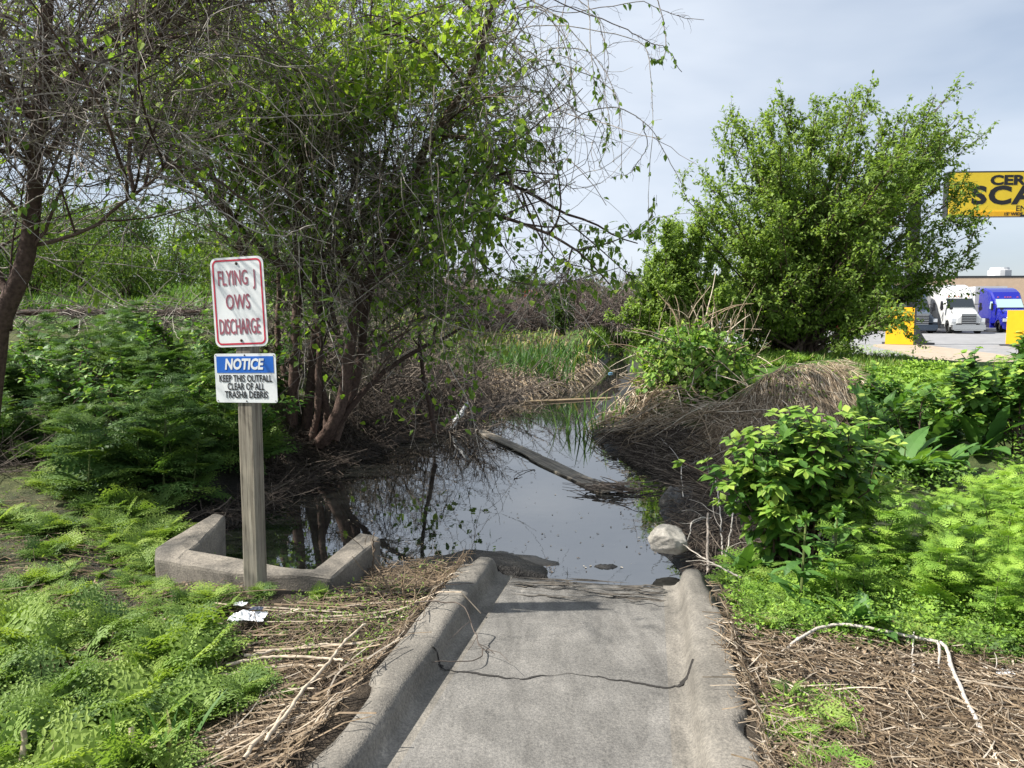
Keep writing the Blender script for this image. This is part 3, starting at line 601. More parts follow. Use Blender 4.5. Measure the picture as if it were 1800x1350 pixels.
thicket_tree('tangled_tree', 'multi-stemmed tree with straight upright trunks just right of the signpost', [
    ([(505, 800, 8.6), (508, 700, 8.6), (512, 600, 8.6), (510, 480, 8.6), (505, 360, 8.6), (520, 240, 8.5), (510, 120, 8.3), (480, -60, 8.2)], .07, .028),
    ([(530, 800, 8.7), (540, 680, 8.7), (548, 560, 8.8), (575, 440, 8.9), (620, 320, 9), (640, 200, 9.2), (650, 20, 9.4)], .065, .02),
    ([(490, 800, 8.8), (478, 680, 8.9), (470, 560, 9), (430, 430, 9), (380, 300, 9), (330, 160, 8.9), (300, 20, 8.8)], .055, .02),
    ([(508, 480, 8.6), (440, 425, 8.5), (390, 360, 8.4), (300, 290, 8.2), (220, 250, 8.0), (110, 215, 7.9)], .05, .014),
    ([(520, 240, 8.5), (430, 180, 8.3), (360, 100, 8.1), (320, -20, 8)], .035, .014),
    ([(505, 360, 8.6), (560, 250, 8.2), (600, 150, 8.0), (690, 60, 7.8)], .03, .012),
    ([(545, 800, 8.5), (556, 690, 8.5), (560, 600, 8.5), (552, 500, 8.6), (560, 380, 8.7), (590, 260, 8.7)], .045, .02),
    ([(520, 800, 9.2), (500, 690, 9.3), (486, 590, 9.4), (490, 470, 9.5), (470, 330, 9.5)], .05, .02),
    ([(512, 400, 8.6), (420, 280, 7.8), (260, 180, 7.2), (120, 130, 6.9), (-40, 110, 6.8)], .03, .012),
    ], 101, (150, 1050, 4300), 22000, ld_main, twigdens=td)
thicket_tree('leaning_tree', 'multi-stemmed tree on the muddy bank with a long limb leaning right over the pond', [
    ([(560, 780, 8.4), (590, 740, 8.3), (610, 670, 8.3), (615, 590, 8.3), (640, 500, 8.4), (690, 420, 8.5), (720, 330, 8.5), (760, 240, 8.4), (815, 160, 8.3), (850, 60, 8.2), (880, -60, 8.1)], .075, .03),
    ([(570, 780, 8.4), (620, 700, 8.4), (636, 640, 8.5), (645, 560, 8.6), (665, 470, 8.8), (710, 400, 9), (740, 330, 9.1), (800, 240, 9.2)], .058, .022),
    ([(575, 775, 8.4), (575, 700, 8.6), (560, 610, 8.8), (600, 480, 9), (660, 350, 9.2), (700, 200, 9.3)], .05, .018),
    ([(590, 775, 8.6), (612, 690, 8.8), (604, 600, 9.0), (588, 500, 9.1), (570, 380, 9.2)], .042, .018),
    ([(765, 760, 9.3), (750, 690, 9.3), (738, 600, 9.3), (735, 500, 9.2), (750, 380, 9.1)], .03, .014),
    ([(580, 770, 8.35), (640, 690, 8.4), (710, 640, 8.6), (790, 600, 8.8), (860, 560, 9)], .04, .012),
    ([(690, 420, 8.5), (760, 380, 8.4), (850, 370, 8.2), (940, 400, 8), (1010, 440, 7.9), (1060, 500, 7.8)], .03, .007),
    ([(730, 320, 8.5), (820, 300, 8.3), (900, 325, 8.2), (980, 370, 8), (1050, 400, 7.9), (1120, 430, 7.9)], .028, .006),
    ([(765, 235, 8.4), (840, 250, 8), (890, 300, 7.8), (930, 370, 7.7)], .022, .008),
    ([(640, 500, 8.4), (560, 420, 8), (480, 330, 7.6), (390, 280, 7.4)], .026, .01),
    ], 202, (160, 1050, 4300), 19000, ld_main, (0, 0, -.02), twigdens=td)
def ld_left(px, py): return np.clip(.28 + .5 * blob(px, py, 200, 40, 200, 90), 0, .5) * np.where((px < 110) & (py > 250), .4, 1)
thicket_tree('bent_tree', 'brown tree with a crooked trunk and bare twigs at the left edge of the photo', [
    ([(-25, 760, 5.7), (-5, 650, 5.7), (15, 575, 5.7), (48, 500, 5.7), (62, 440, 5.7), (70, 360, 5.7), (78, 270, 5.6), (95, 170, 5.5), (100, 40, 5.5), (110, -80, 5.4)], .085, .03),
    ([(12, 580, 5.7), (5, 520, 5.8), (-25, 460, 5.9), (-60, 380, 6)], .04, .02),
    ([(65, 430, 5.7), (150, 400, 5.5), (250, 330, 5.4), (320, 270, 5.4)], .016, .007),
    ([(78, 270, 5.6), (150, 190, 5.7), (240, 120, 5.8), (330, 60, 5.9)], .022, .008),
    ([(85, 230, 5.6), (30, 150, 5.7), (-40, 90, 5.8)], .03, .012),
    ([(95, 170, 5.5), (180, 80, 5.6), (260, 10, 5.7), (330, -60, 5.8)], .02, .008),
    ([(75, 300, 5.65), (20, 260, 5.5), (-50, 200, 5.4)], .02, .008),
    ], 303, (80, 900, 5200), 3600, ld_left, twigdens=lambda px, py: np.where((py > 400) & (px > 60), .25, .9), leafsize=.06)
# grey bare branch that hangs in front of the thicket
def stick(name, label, cat, ctrl, r0, r1, mat, var=.5, sides=6, world=None, twigs=0, seed=1, K=30, group=None, wob=.004):
    rng = R(seed)
    if world is None: c = np.array(ctrl, float); w = P(c[:, 0], c[:, 1], c[:, 2])
    else: w = np.array(world, float)
    p = curve(w, K); p = p + np.cumsum(rng.randn(K, 3) * wob, 0); base = p[0].copy(); b = MB(); b.tubes((p - base)[None], np.linspace(r0, r1, K)[None], sides, var)
    if twigs:
        s, tg, i = spawn(p[None], twigs, .1, 1, rng); q = walk(s, side_dirs(tg, .8, rng), rng.uniform(.05, .3, twigs), 6, .15, np.array([0, 0, 0]), rng); b.tubes(q - base, np.linspace(r1 * .9, r1 * .5, 6)[None], 4, var)
    o = b.build(name, mat, smooth=True); o.location = base; return tag(o, label, cat, group)
stick('hanging_branch', 'pale grey bare branch hanging in a curve in front of the dark thicket', 'branch', [(225, 80, 6.4), (265, 100, 6.4), (305, 120, 6.4), (318, 170, 6.4), (300, 210, 6.4), (275, 265, 6.4), (255, 330, 6.4), (222, 385, 6.4), (205, 430, 6.4)], .009, .005, M['twig'], .95, twigs=10, seed=4)
# vines
def vines():
    rng = R(77)
    named = [[(1000, 215, 7.6), (1040, 192, 7.6), (1090, 190, 7.6), (1130, 215, 7.6), (1160, 250, 7.6), (1180, 300, 7.6), (1195, 328, 7.6)],
             [(850, 70, 7.6), (950, 45, 7.5), (1060, 60, 7.5), (1130, 80, 7.5), (1141, 130, 7.5), (1148, 200, 7.5), (1141, 330, 7.5), (1140, 410, 7.5)],
             [(940, -10, 7.6), (1080, 45, 7.6), (1130, 72, 7.6), (1165, 92, 7.6), (1192, 132, 7.6)],
             [(1030, -20, 7.4), (1040, 90, 7.4), (1052, 160, 7.4), (1072, 230, 7.4), (1055, 290, 7.4)],
             [(900, -10, 7.8), (1000, 25, 7.8), (1130, 5, 7.8), (1180, 25, 7.8), (1250, 30, 7.8)],
             [(1150, -20, 7.5), (1165, 40, 7.5), (1162, 100, 7.5), (1140, 110, 7.5)],
             [(1000, -20, 7.6), (985, 60, 7.6), (1000, 140, 7.6), (1040, 200, 7.6), (1075, 260, 7.6)],
             [(1130, 215, 7.6), (1140, 250, 7.6), (1115, 290, 7.6), (1080, 305, 7.6)]]
    for k in range(46):
        x0 = rng.uniform(760, 900); y0 = rng.uniform(20, 260); x1 = x0 + rng.uniform(60, 260) * (1 - y0 / 400); y1 = y0 + rng.uniform(-50, 40); x2 = x1 + rng.uniform(10, 90); y2 = y1 + rng.uniform(60, 240); Y = rng.uniform(7.2, 8.6)
        named.append([(x0, y0, Y), ((x0 + x1) / 2, min(y0, y1) - rng.uniform(0, 50), Y), (x1, y1, Y - .1), ((x1 * .3 + x2 * .7), (y1 + y2) / 2 - 10, Y - .2), (x2 - rng.uniform(0, 60), y2, Y - .2)])
    for k in range(30):
        x0 = rng.uniform(430, 880); y0 = rng.uniform(100, 420); Y = rng.uniform(6.6, 8.0)
        named.append([(x0, y0, Y), (x0 + rng.uniform(-15, 15), y0 + 90, Y), (x0 + rng.uniform(-25, 25), y0 + 190, Y), (x0 + rng.uniform(-30, 50), y0 + rng.uniform(220, 330), Y)])
    for k in range(48):
        x0 = rng.uniform(-40, 330); y0 = rng.uniform(60, 470); Y = rng.uniform(5.0, 6.6); s = rng.choice([-1, 1])
        named.append([(x0, y0, Y), (x0 + s * rng.uniform(40, 90), y0 + rng.uniform(-60, 30), Y), (x0 + s * rng.uniform(110, 220), y0 + rng.uniform(-20, 90), Y), (x0 + s * rng.uniform(180, 330), y0 + rng.uniform(10, 170), Y)])
    lab = {0: 'thin bare vine arching right against the pale sky', 1: 'bare vine that arches over and then hangs straight down in the open sky'}
    K = 26
    for n, c in enumerate(named):
        c = np.array(c, float); p = curve(P(c[:, 0], c[:, 1], c[:, 2]), K) + np.cumsum(rng.randn(K, 3) * .006, 0); base = p[0].copy()
        t = empty('hanging_vine', tuple(base), lab.get(n, 'thin bare grey-brown vine strand hanging in the left thicket'), 'vine', 'vine strands hanging in the thicket')
        s, tg, i = spawn(p[None], 16, .25, 1, rng); q = walk(s, side_dirs(tg, .9, rng), rng.uniform(.04, .22, 16), 6, .3, np.array([0, 0, -.1]), rng)
        b = MB(); b.tubes((p - base)[None], np.linspace(.0055, .0028, K)[None] * rng.uniform(.8, 1.2), 4, rng.uniform(.15, .9)); b.tubes(q - base, np.linspace(.002, .0012, 6)[None], 3, .3); b.build('strand', M['twig'], t)
        m = rng.randint(4, 11) if n > 7 else (26 if n in (3, 6, 5) else 7)
        s, tg, i = spawn(p[None], m, .3, 1, rng); d = norm(rdir(m, rng) * .6 + np.array([0, 0, -.8])); b = MB()
        b.inst(*OV, s - base, frames(d, norm(rdir(m, rng) + np.array([0, 0, .8]))), rng.uniform(.04, .085, m), rng.uniform(.15, .7, m)); b.build('foliage', M['vine'], t)
    # leafy drooping branch ends over the pond
    for n, (ctrl, m) in enumerate([([(1010, 440, 7.8), (1060, 430, 7.7), (1110, 410, 7.6), (1150, 380, 7.6)], 42), ([(985, 380, 7.9), (1040, 425, 7.8), (1090, 470, 7.7), (1120, 500, 7.7)], 40), ([(860, 250, 7.6), (870, 330, 7.5), (855, 400, 7.5), (840, 440, 7.5)], 60), ([(800, 420, 8), (870, 480, 7.8), (930, 500, 7.7), (1000, 495, 7.6), (1090, 470, 7.6)], 50)]):
        c = np.array(ctrl, float); p = curve(P(c[:, 0], c[:, 1], c[:, 2]), 20); base = p[0].copy(); t = empty('leafy_branch', tuple(base), ['leafy branch tip reaching right towards the round green bush', 'low leafy branch drooping over the far pond', 'bright green leafy spray hanging against the dark twigs', 'long leafy branch bowing over the creek'][n], 'branch')
        s, tg, i = spawn(p[None], 30, .1, 1, rng); q = walk(s, side_dirs(tg, .8, rng), rng.uniform(.1, .35, 30), 6, .15, np.array([0, 0, -.05]), rng)
        b = MB(); b.tubes((p - base)[None], np.linspace(.009, .004, 20)[None], 5, .2); b.tubes(q - base, np.linspace(.003, .002, 6)[None], 3, .2); b.build('strand', M['twig'], t)
        m *= 3; s, tg, i = spawn(q, m, .2, 1, rng); d = norm(rdir(m, rng) * .6 + np.array([0, 0, -.8])); b = MB(); b.inst(*OV, s - base, frames(d, norm(rdir(m, rng) + np.array([0, 0, .8]))), rng.uniform(.05, .09, m), rng.uniform(.2, .8, m) if n != 2 else rng.uniform(.5, 1, m)); b.build('foliage', M['vine'], t)
vines()
# ------------------------------------------------------------------ large green bush on the right
def big_bush(name, label, base, tips, seed, n1, n2, nl, leaf, spread, mats=('bark', 'tree'), r0=.05, straight=.5, cat='tree', tri=True):
    rng = R(seed); base = np.array(base, float); t = empty(name, tuple(base), label, cat)
    tips = np.array(tips, float); n = len(tips); K = 12; u = np.linspace(0, 1, K)[None, :, None]
    st_ = base + rng.randn(n, 3) * np.array([.22, .22, 0]) * spread; mid = st_ + (tips - st_) * np.array([.22, .22, .5]) + rng.randn(n, 3) * .12
    p = (1 - u) ** 2 * st_[:, None] + 2 * u * (1 - u) * mid[:, None] + u ** 2 * tips[:, None]
    b = MB(); b.tubes(p - base, np.linspace(1, .12, K)[None] * rng.uniform(.6, 1.2, n)[:, None] * r0, 6, rng.rand(n)); b.build('trunk', M[mats[0]], t, True)
    ln = np.linalg.norm(tips - st_, axis=1).mean()
    s, tg, i = spawn(p, n1, .2, .98, rng); q = walk(s, side_dirs(tg, rng.uniform(.3, .9, n1), rng, .25), rng.uniform(.1, .27, n1) * ln, 8, .1, np.array([0, 0, .04]), rng)
    s, tg, i = spawn(np.concatenate([q, p[:, -8:]]), n2, .15, 1, rng); w = walk(s, side_dirs(tg, rng.uniform(.3, 1.0, n2), rng, .15), rng.uniform(.05, .12, n2) * ln, 6, .12, np.array([0, 0, .03]), rng)
    b = MB(); b.tubes(q - base, np.linspace(1, .4, 8)[None] * r0 * .2, 4, rng.rand(n1) * .6); b.tubes(w - base, np.linspace(1, .5, 6)[None] * r0 * .09, 3, rng.rand(n2) * .6); b.build('branches', M[mats[0]], t)
    gz = H(w[:, -1, 0], w[:, -1, 1]); 
    s, tg, i = spawn(w, nl, .05, 1.0, rng); ok = s[:, 2] > H(s[:, 0], s[:, 1]) + .05; s = s[ok]; tg = tg[ok]; m = len(s)
    d = norm(rdir(m, rng) * .75 + tg * .5 + np.array([0, 0, -.15])); up = norm(rdir(m, rng) * .55 + np.array([-.35, -.1, .9]))
    cl = fbm(s[:, 0] * 1.1 + s[:, 1] * .4, s[:, 2] * 1.1, seed) * 1.0
    b = MB(); tp = OV if tri else DIAM; b.inst(tp[0], tp[1], s - base + rng.randn(m, 3) * leaf * .3, frames(d, up), rng.uniform(.6, 1.25, m) * leaf, np.clip(rng.normal(.5, .17, m) + cl * .45, 0, 1)); b.build('foliage', M[mats[1]], t)
    return t
def crown_tips(outline, Y, n, dY, rng, pull=.25):
    o = np.array(outline, float); L = []
    for x, y in outline: L.append(P(x, y, Y + rng.uniform(-dY * .25, dY * .25)))
    q = in_poly(outline, n, rng)
    for x, y in q: L.append(P(x, y, Y + rng.uniform(-1, 1) * dY))
    return np.array(L)
rng = R(9)
YB = 19.5
bb = P(1400, 612, YB); bb[2] = H(bb[0], bb[1]) - .05
outline = [(1180, 470), (1190, 400), (1205, 350), (1240, 310), (1275, 245), (1300, 220), (1350, 215), (1390, 190), (1430, 205), (1505, 175), (1520, 225), (1570, 210), (1620, 215), (1660, 175), (1685, 205), (1700, 230), (1715, 250), (1675, 310), (1690, 345), (1735, 400), (1715, 435), (1720, 465), (1680, 500), (1640, 490), (1592, 562), (1545, 585), (1480, 575), (1440, 520), (1370, 540), (1320, 600), (1240, 605), (1180, 560)]
big_bush('green_bush', 'large round leafy green bush with many stems in front of the yellow scale sign', bb, crown_tips(outline, YB, 105, 2.8, rng), 41, 1200, 11000, 150000, .1, 1.15, r0=.055)
Y2 = 17.5; b2_ = P(1190, 640, Y2); b2_[2] = H(b2_[0], b2_[1]) - .05
outline2 = [(1095, 560), (1115, 500), (1140, 460), (1150, 430), (1180, 400), (1230, 390), (1270, 430), (1290, 500), (1290, 570), (1250, 610), (1160, 600), (1110, 590)]
big_bush('green_shrub', 'dense lighter green shrub left of the round bush, above the far creek', b2_, crown_tips(outline2, Y2, 34, 1.6, rng), 43, 420, 4200, 56000, .082, 1.5, r0=.03)
# ------------------------------------------------------------------ feathery weeds, as copies of a few grown plants
def fern_plant(seed, n, phi=(25, 80), L=(.7, 1.1), W=1.0, stem=0.0, tone=.5, spread=.12):
    r = R(seed); b = MB(); s = MB()
    az = np.arange(n) * 2.4 + r.rand(n) * .9; ph = np.radians(r.uniform(*phi, n)); k = r.uniform(.5, 1.5, n); le = r.uniform(*L, n)
    if stem:
        h = np.sort(r.rand(n)) ** .8 * stem; lean = r.randn(2) * .12; pos = np.stack([h * lean[0], h * lean[1], h], -1); le = le * (1.05 - .55 * h / stem); ph = ph * .75 + np.radians(8)
        s.tubes(np.array([[[0, 0, -.05], [lean[0] * stem * .5, lean[1] * stem * .5, stem * .5], [lean[0] * stem, lean[1] * stem, stem]]]), np.array([[.022, .016, .006]]), 5, .5)
    else:
        pos = np.concatenate([r.randn(n, 2) * spread, np.zeros((n, 1))], 1)
        s.tubes(np.array([[[0, 0, -.05], [0, 0, .02], [.01, 0, .1]]]), np.array([[.02, .015, .004]]), 4, .4)
    for f in range(3):
        i = np.arange(n) % 3 == f; tv, tf = FERNS[f]; m = i.sum()
        v0 = tv.copy(); b.bent(v0, tf, pos[i], az[i], ph[i], k[i], le[i], le[i] * W * r.uniform(.85, 1.2, m), np.clip(r.normal(tone, .16, m), 0, 1), (v0[:, 1] - .6) * .25)
    return b, s
FP = {}
def proto(key, mat, *a, **k):
    b, s = fern_plant(*a, **k); FP[key] = (b.mesh('feathery_leaves', mat), s.mesh('weed_stem', M['stem']))
for i in range(5): proto(('low', i), M['fern_soft'], 500 + i, 15, (18, 76), (.7, 1.1), tone=.55 + .07 * (i % 3))
for i in range(3): proto(('pale', i), M['fern'], 520 + i, 15, (18, 76), tone=.78)
for i in range(3): proto(('soft', i), M['fern_soft'], 580 + i, 14, (18, 76), tone=.72)
for i in range(4): proto(('tall', i), M['fern'], 540 + i, 20, stem=1.5, tone=.8, L=(.7, 1.0))
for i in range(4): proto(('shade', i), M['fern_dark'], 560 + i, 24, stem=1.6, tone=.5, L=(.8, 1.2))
def plant(key, loc, scale, rz, label, group, cat='weed', name='feathery_weed', sz=1.0, tilt=(0, 0)):
    l, s = FP[key]; name = 'tall_feathery_weed' if key[0] in ('tall', 'shade') else name; t = bpy.data.objects.new(name, None); COL.objects.link(t); t.location = loc; t.rotation_euler = (tilt[0], tilt[1], rz); t.scale = (scale, scale, scale * sz); t.empty_display_size = .1
    tag(t, label, cat, group); link('leaves', l, t); link('stem', s, t); return t
def sow(poly, n, keys, sc, label, group, seed, sz=1.0, sink=.02):
    r = R(seed); pts = scatter(poly, n, r); x, s = fl_local(pts[:, 0], pts[:, 1]); ok = ~((np.abs(x) < .86) & (s < S1 + .1)) & (sdist([tuple(p) for p in BX], pts[:, 0], pts[:, 1]) > .1) & (sdist(SH, pts[:, 0], pts[:, 1]) > .1)
    for p in pts[ok]:
        k = keys[r.randint(len(keys))]; plant((k, r.randint(3)), (p[0], p[1], p[2] - sink), r.uniform(*sc), r.uniform(0, 6.28), label, group, sz=sz * r.uniform(.85, 1.2), tilt=(r.uniform(-.15, .15), r.uniform(-.15, .15)))
gl = 'feathery weeds left of the flume'
sow([(-60, 1400), (-60, 1150), (130, 1100), (330, 1090), (390, 1170), (340, 1290), (280, 1400)], 60, ['low', 'low', 'soft'], (.14, .27), 'low feathery green weed in the thick patch at the bottom left', gl, 1, sz=1.25)
sow([(-40, 1130), (-40, 1010), (120, 960), (330, 1010), (470, 1050), (460, 1110), (250, 1110)], 36, ['low', 'soft'], (.1, .2), 'low feathery yellow-green weed in front of the concrete headwall', 'feathery weeds in front of the headwall', 2)
sow([(140, 970), (190, 880), (320, 880), (345, 950), (280, 990)], 26, ['low', 'soft'], (.2, .3), 'feathery weed in the bushy clump left of the headwall', 'feathery weeds in the clump by the headwall', 3)
sow([(-40, 1000), (-40, 850), (100, 830), (220, 860), (150, 960)], 26, ['low', 'low', 'soft'], (.16, .26), 'feathery weed among dead twigs at the left edge', 'feathery weeds at the left edge', 4)
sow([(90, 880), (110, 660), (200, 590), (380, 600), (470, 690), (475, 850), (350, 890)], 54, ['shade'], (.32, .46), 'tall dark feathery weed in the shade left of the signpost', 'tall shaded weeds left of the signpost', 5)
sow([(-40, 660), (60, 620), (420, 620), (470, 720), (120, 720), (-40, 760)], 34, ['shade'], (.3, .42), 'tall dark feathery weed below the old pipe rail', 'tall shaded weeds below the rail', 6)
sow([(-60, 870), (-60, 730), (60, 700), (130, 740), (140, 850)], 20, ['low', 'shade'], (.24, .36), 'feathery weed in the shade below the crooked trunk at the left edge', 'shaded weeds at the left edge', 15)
for q, k, s in (((255, 985), 0, .25), ((280, 1000), 1, .24), ((310, 1010), 1, .22), ((355, 1018), 2, .16), ((405, 1028), 0, .13), ((255, 1010), 2, .22)):
    p = GT(*q)[0]; plant(('soft', k), p, s, 2.0 + k, 'feathery weed growing over the left corner of the headwall', 'weeds over the headwall corner')
for q, k, s in (((430, 1245), 0, .2), ((455, 1225), 1, .17), ((395, 1260), 2, .15), ((565, 1050), 1, .1)):
    p = GT(*q)[0]; plant(('low', k), p, s, 1.0 + k, 'small feathery weed alone among the dead stalks beside the flume', 'small weeds beside the left kerb')
gr = 'feathery weeds right of the flume'
sow([(1450, 1050), (1500, 970), (1600, 930), (1840, 900), (1840, 1140), (1600, 1110), (1480, 1090)], 88, ['tall', 'tall', 'pale'], (.17, .28), 'tall sunlit feathery weed in the thick stand at the right edge', gr, 7)
sow([(1840, 1140), (1840, 880), (2200, 860), (2200, 1160)], 34, ['tall', 'pale'], (.17, .3), 'tall sunlit feathery weed in the thick stand at the right edge', gr, 71)
sow([(-60, 1400), (-60, 1000), (-400, 980), (-400, 1400)], 26, ['low', 'soft'], (.14, .27), 'low feathery green weed in the thick patch at the bottom left', gl, 72)
sow([(1245, 1060), (1260, 1010), (1420, 1010), (1520, 1090), (1440, 1130), (1300, 1110)], 46, ['pale', 'pale', 'low'], (.13, .23), 'low bright feathery weed along the right kerb of the flume', 'feathery weeds along the right kerb', 8)
sow([(1500, 1090), (1840, 1130), (1840, 1190), (1700, 1160), (1500, 1130)], 16, ['pale', 'low'], (.1, .17), 'small feathery weed at the front edge of the right stand', 'small weeds at the front of the right stand', 9)
sow([(1280, 1160), (1320, 1150), (1330, 1250), (1300, 1290), (1285, 1230)], 14, ['pale'], (.09, .15), 'small feathery seedling in the row beside the right kerb', 'seedlings beside the right kerb', 10)
sow([(1300, 1280), (1400, 1230), (1510, 1260), (1520, 1400), (1310, 1400)], 24, ['pale', 'low'], (.09, .17), 'small yellow-green feathery weed among the straw at the bottom right', 'weeds in the straw at the bottom right', 12)
sow([(1620, 760), (1700, 640), (1840, 620), (1840, 800)], 16, ['tall'], (.26, .4), 'tall feathery weed behind the broad-leaved plants at the right edge', 'tall weeds behind the broad-leaved plants', 11)
# ------------------------------------------------------------------ broad-leaved shrubs and plants
def leafy_shrub(name, label, base, tips, seed, leaf=.095, tp=OV, shoots=5, per=6, term=7, cat='shrub'):
    r = R(seed); base = np.array(base, float); t = empty(name, tuple(base), label, cat); tips = np.array(tips, float); n = len(tips); K = 10; u = np.linspace(0, 1, K)[None, :, None]
    s0 = base + r.randn(n, 3) * np.array([.07, .07, 0]); mid = s0 + (tips - s0) * np.array([.3, .3, .62]); p = (1 - u) ** 2 * s0[:, None] + 2 * u * (1 - u) * mid[:, None] + u ** 2 * tips[:, None]
    s, tg, i = spawn(p, n * shoots, .35, .95, r); q = walk(s, side_dirs(tg, r.uniform(.4, .9, n * shoots), r, .25), r.uniform(.14, .34, n * shoots), 6, .08, np.array([0, 0, .03]), r)
    b = MB(); b.tubes(p - base, np.linspace(.009, .0035, K)[None], 5, r.rand(n) * .5 + .2); b.tubes(q - base, np.linspace(.004, .002, 6)[None], 4, .4); b.build('stems', M['bark'], t)
    b = MB()
    for w, kk in ((p[:, 4:], per), (q, per)):
        a = w; m = len(a) * kk * 2; ss = []; dd = []; uu = []
        for j in range(kk):
            f = .25 + .75 * j / kk; x = f * (a.shape[1] - 1); ki = int(x); fr = x - ki; pos = a[:, ki] + (a[:, min(ki + 1, a.shape[1] - 1)] - a[:, ki]) * fr; tg = norm(a[:, min(ki + 1, a.shape[1] - 1)] - a[:, max(ki - 1, 0)])
            ax = side_dirs(tg, np.full(len(a), 1.25), r); 
            for sgn in (1, -1):
                dv = norm(ax * sgn * np.array([1, 1, .5]) + tg * .35 + np.array([0, 0, -.3])); ss.append(pos); dd.append(dv); uu.append(np.broadcast_to(np.array([-.15, -.1, 1]), dv.shape) + r.randn(*dv.shape) * .25)
        ss = np.concatenate(ss); dd = np.concatenate(dd); uu = np.concatenate(uu); m = len(ss); keep = r.rand(m) < .75
        b.inst(tp[0], tp[1], (ss - base)[keep], frames(dd, uu)[keep], (r.uniform(.7, 1.2, m) * leaf)[keep], np.clip(r.normal(.46, .12, m), 0, 1)[keep])
    for e, tg in ((p[:, -1], norm(p[:, -1] - p[:, -3])), (q[:, -1], norm(q[:, -1] - q[:, -3]))):
        for j in range(term):
            dv = norm(side_dirs(tg, np.full(len(e), .9), r) * np.array([1, 1, .5]) + np.array([0, 0, -.25])); m = len(e); b.inst(tp[0], tp[1], e - base + dv * .008, frames(dv, np.broadcast_to([-.2, -.1, 1], dv.shape) + r.randn(*dv.shape) * .2), r.uniform(.5, .85, m) * leaf, np.clip(r.normal(.86, .1, m), 0, 1))
    b.build('foliage', M['shrub'], t); return t
rng = R(19)
def dome(outline, Y, n, dY, rng): return crown_tips(outline, Y, n, dY, rng)
sb = GT(1405, 985)[0]; Ys = sb[1]
leafy_shrub('broadleaf_shrub', 'bushy shrub with bright yellow-green drooping leaf tips, right of the pale rock', sb, dome([(1300, 830), (1265, 880), (1310, 790), (1350, 770), (1400, 755), (1450, 745), (1480, 755), (1540, 790), (1555, 850), (1530, 890), (1320, 920), (1340, 960)], Ys - .05, 34, .34, rng), 61, .1)
sb2 = GT(1790, 800)[0]
leafy_shrub('climbing_shrub', 'broad-leaved shrub with a tall reaching shoot at the right edge in front of the trucks', sb2, dome([(1640, 700), (1665, 680), (1690, 622), (1730, 660), (1790, 605), (1840, 610), (1850, 670), (1690, 710), (1650, 720)], sb2[1] + .1, 18, .4, rng), 62, .105, HEART, 4, 6, 4)
for n, (q, ol, dy) in enumerate([((1600, 790), [(1520, 725), (1560, 710), (1620, 700), (1680, 720), (1690, 760), (1560, 770)], .4), ((1540, 720), [(1480, 690), (1530, 675), (1580, 685), (1560, 710)], .3)]):
    s_ = GT(*q)[0]; leafy_shrub('vine_shrub', ['low leafy shrub between the dock plants and the parking lot', 'small leafy shrub behind the heap of dead grass'][n], s_, dome(ol, s_[1] + .1, 10, dy, rng), 63 + n, .09, HEART, 3, 5, 4, 'shrub')
for n, (q, h_) in enumerate([((120, 740), .8), ((330, 690), .85), ((410, 800), .75), ((240, 800), .7), ((40, 690), .8), ((445, 720), .9)]):
    s_ = GT(*q)[0]; tp_ = s_ + np.random.RandomState(640 + n).uniform([-.55, -.4, .45], [.55, .4, 1.0], (14, 3)) * np.array([1, 1, h_]); sh_ = leafy_shrub('understory_shrub', 'leafy shaded shrub among the tall dark weeds left of the signpost', s_, tp_, 650 + n, .07, HEART, 3, 5, 2); tag(sh_, group='shaded shrubs left of the signpost')
LN = [lance(s) for s in range(3)]
def dock(loc, seed, scale):
    r = R(seed); t = empty('dock_plant', loc, 'broad-leaved dock plant with long upright wavy leaves on the right bank', 'plant', 'dock plants on the right bank'); b = MB(); n = 16
    for f in range(3):
        m = 6; az = r.rand(m) * 6.28; b.bent(LN[f][0], LN[f][1], r.randn(m, 3) * np.array([.04, .04, 0]), az, np.radians(r.uniform(35, 85, m)), r.uniform(.4, 1.5, m), r.uniform(.6, 1.1, m) * scale, r.uniform(.8, 1.2, m) * scale, np.clip(r.normal(.5, .2, m), 0, 1))
    b.build('leaves', M['dock'], t); s = MB(); s.tubes(np.array([[[0, 0, -.03], [.01, 0, .1], [.02, .01, .45 * scale]]]), np.array([[.012, .01, .004]]), 5, .4); s.build('stem', M['stem'], t)
r = R(70)
for k, p in enumerate(scatter([(1500, 800), (1560, 720), (1640, 690), (1760, 690), (1780, 780), (1700, 830), (1560, 850)], 24, r)): dock(tuple(p), 700 + k, r.uniform(.4, .62))
for k, q in enumerate([(1500, 1120), (1660, 930), (1320, 1020)]): dock(tuple(GT(*q)[0]), 760 + k, .26)
# thistle
def thistle(q, seed, h):
    r = R(seed); p = GT(*q)[0]; t = empty('thistle', tuple(p), 'spiny grey-green thistle in front of the bright leafy shrub', 'thistle', 'thistles in front of the leafy shrub'); b = MB(); s = MB()
    s.tubes(np.array([[[0, 0, -.03], [.01, 0, h * .5], [.02, .01, h]]]), np.array([[.009, .007, .005]]), 6, .6); s.build('stem', M['stem'], t); n = 22; hh = np.sort(r.rand(n)) * h
    b.bent(LN[0][0] * np.array([1.1, 1, 1]), LN[0][1], np.stack([hh * .02, hh * .01, hh], -1), np.arange(n) * 2.4, np.radians(r.uniform(10, 60, n)), r.uniform(.5, 1.6, n), (.24 - .16 * hh / h), (.22 - .13 * hh / h), r.uniform(.25, .6, n)); b.build('leaves', M['dock'], t)
    c = MB(); m = 30; d = norm(r.randn(m, 3) + np.array([0, 0, .6])); c.inst(*DIAM, np.tile([.02, .01, h], (m, 1)), frames(d, r.randn(m, 3)), .045, r.uniform(.6, 1, m)); c.build('flower_bud', M['dock'], t)
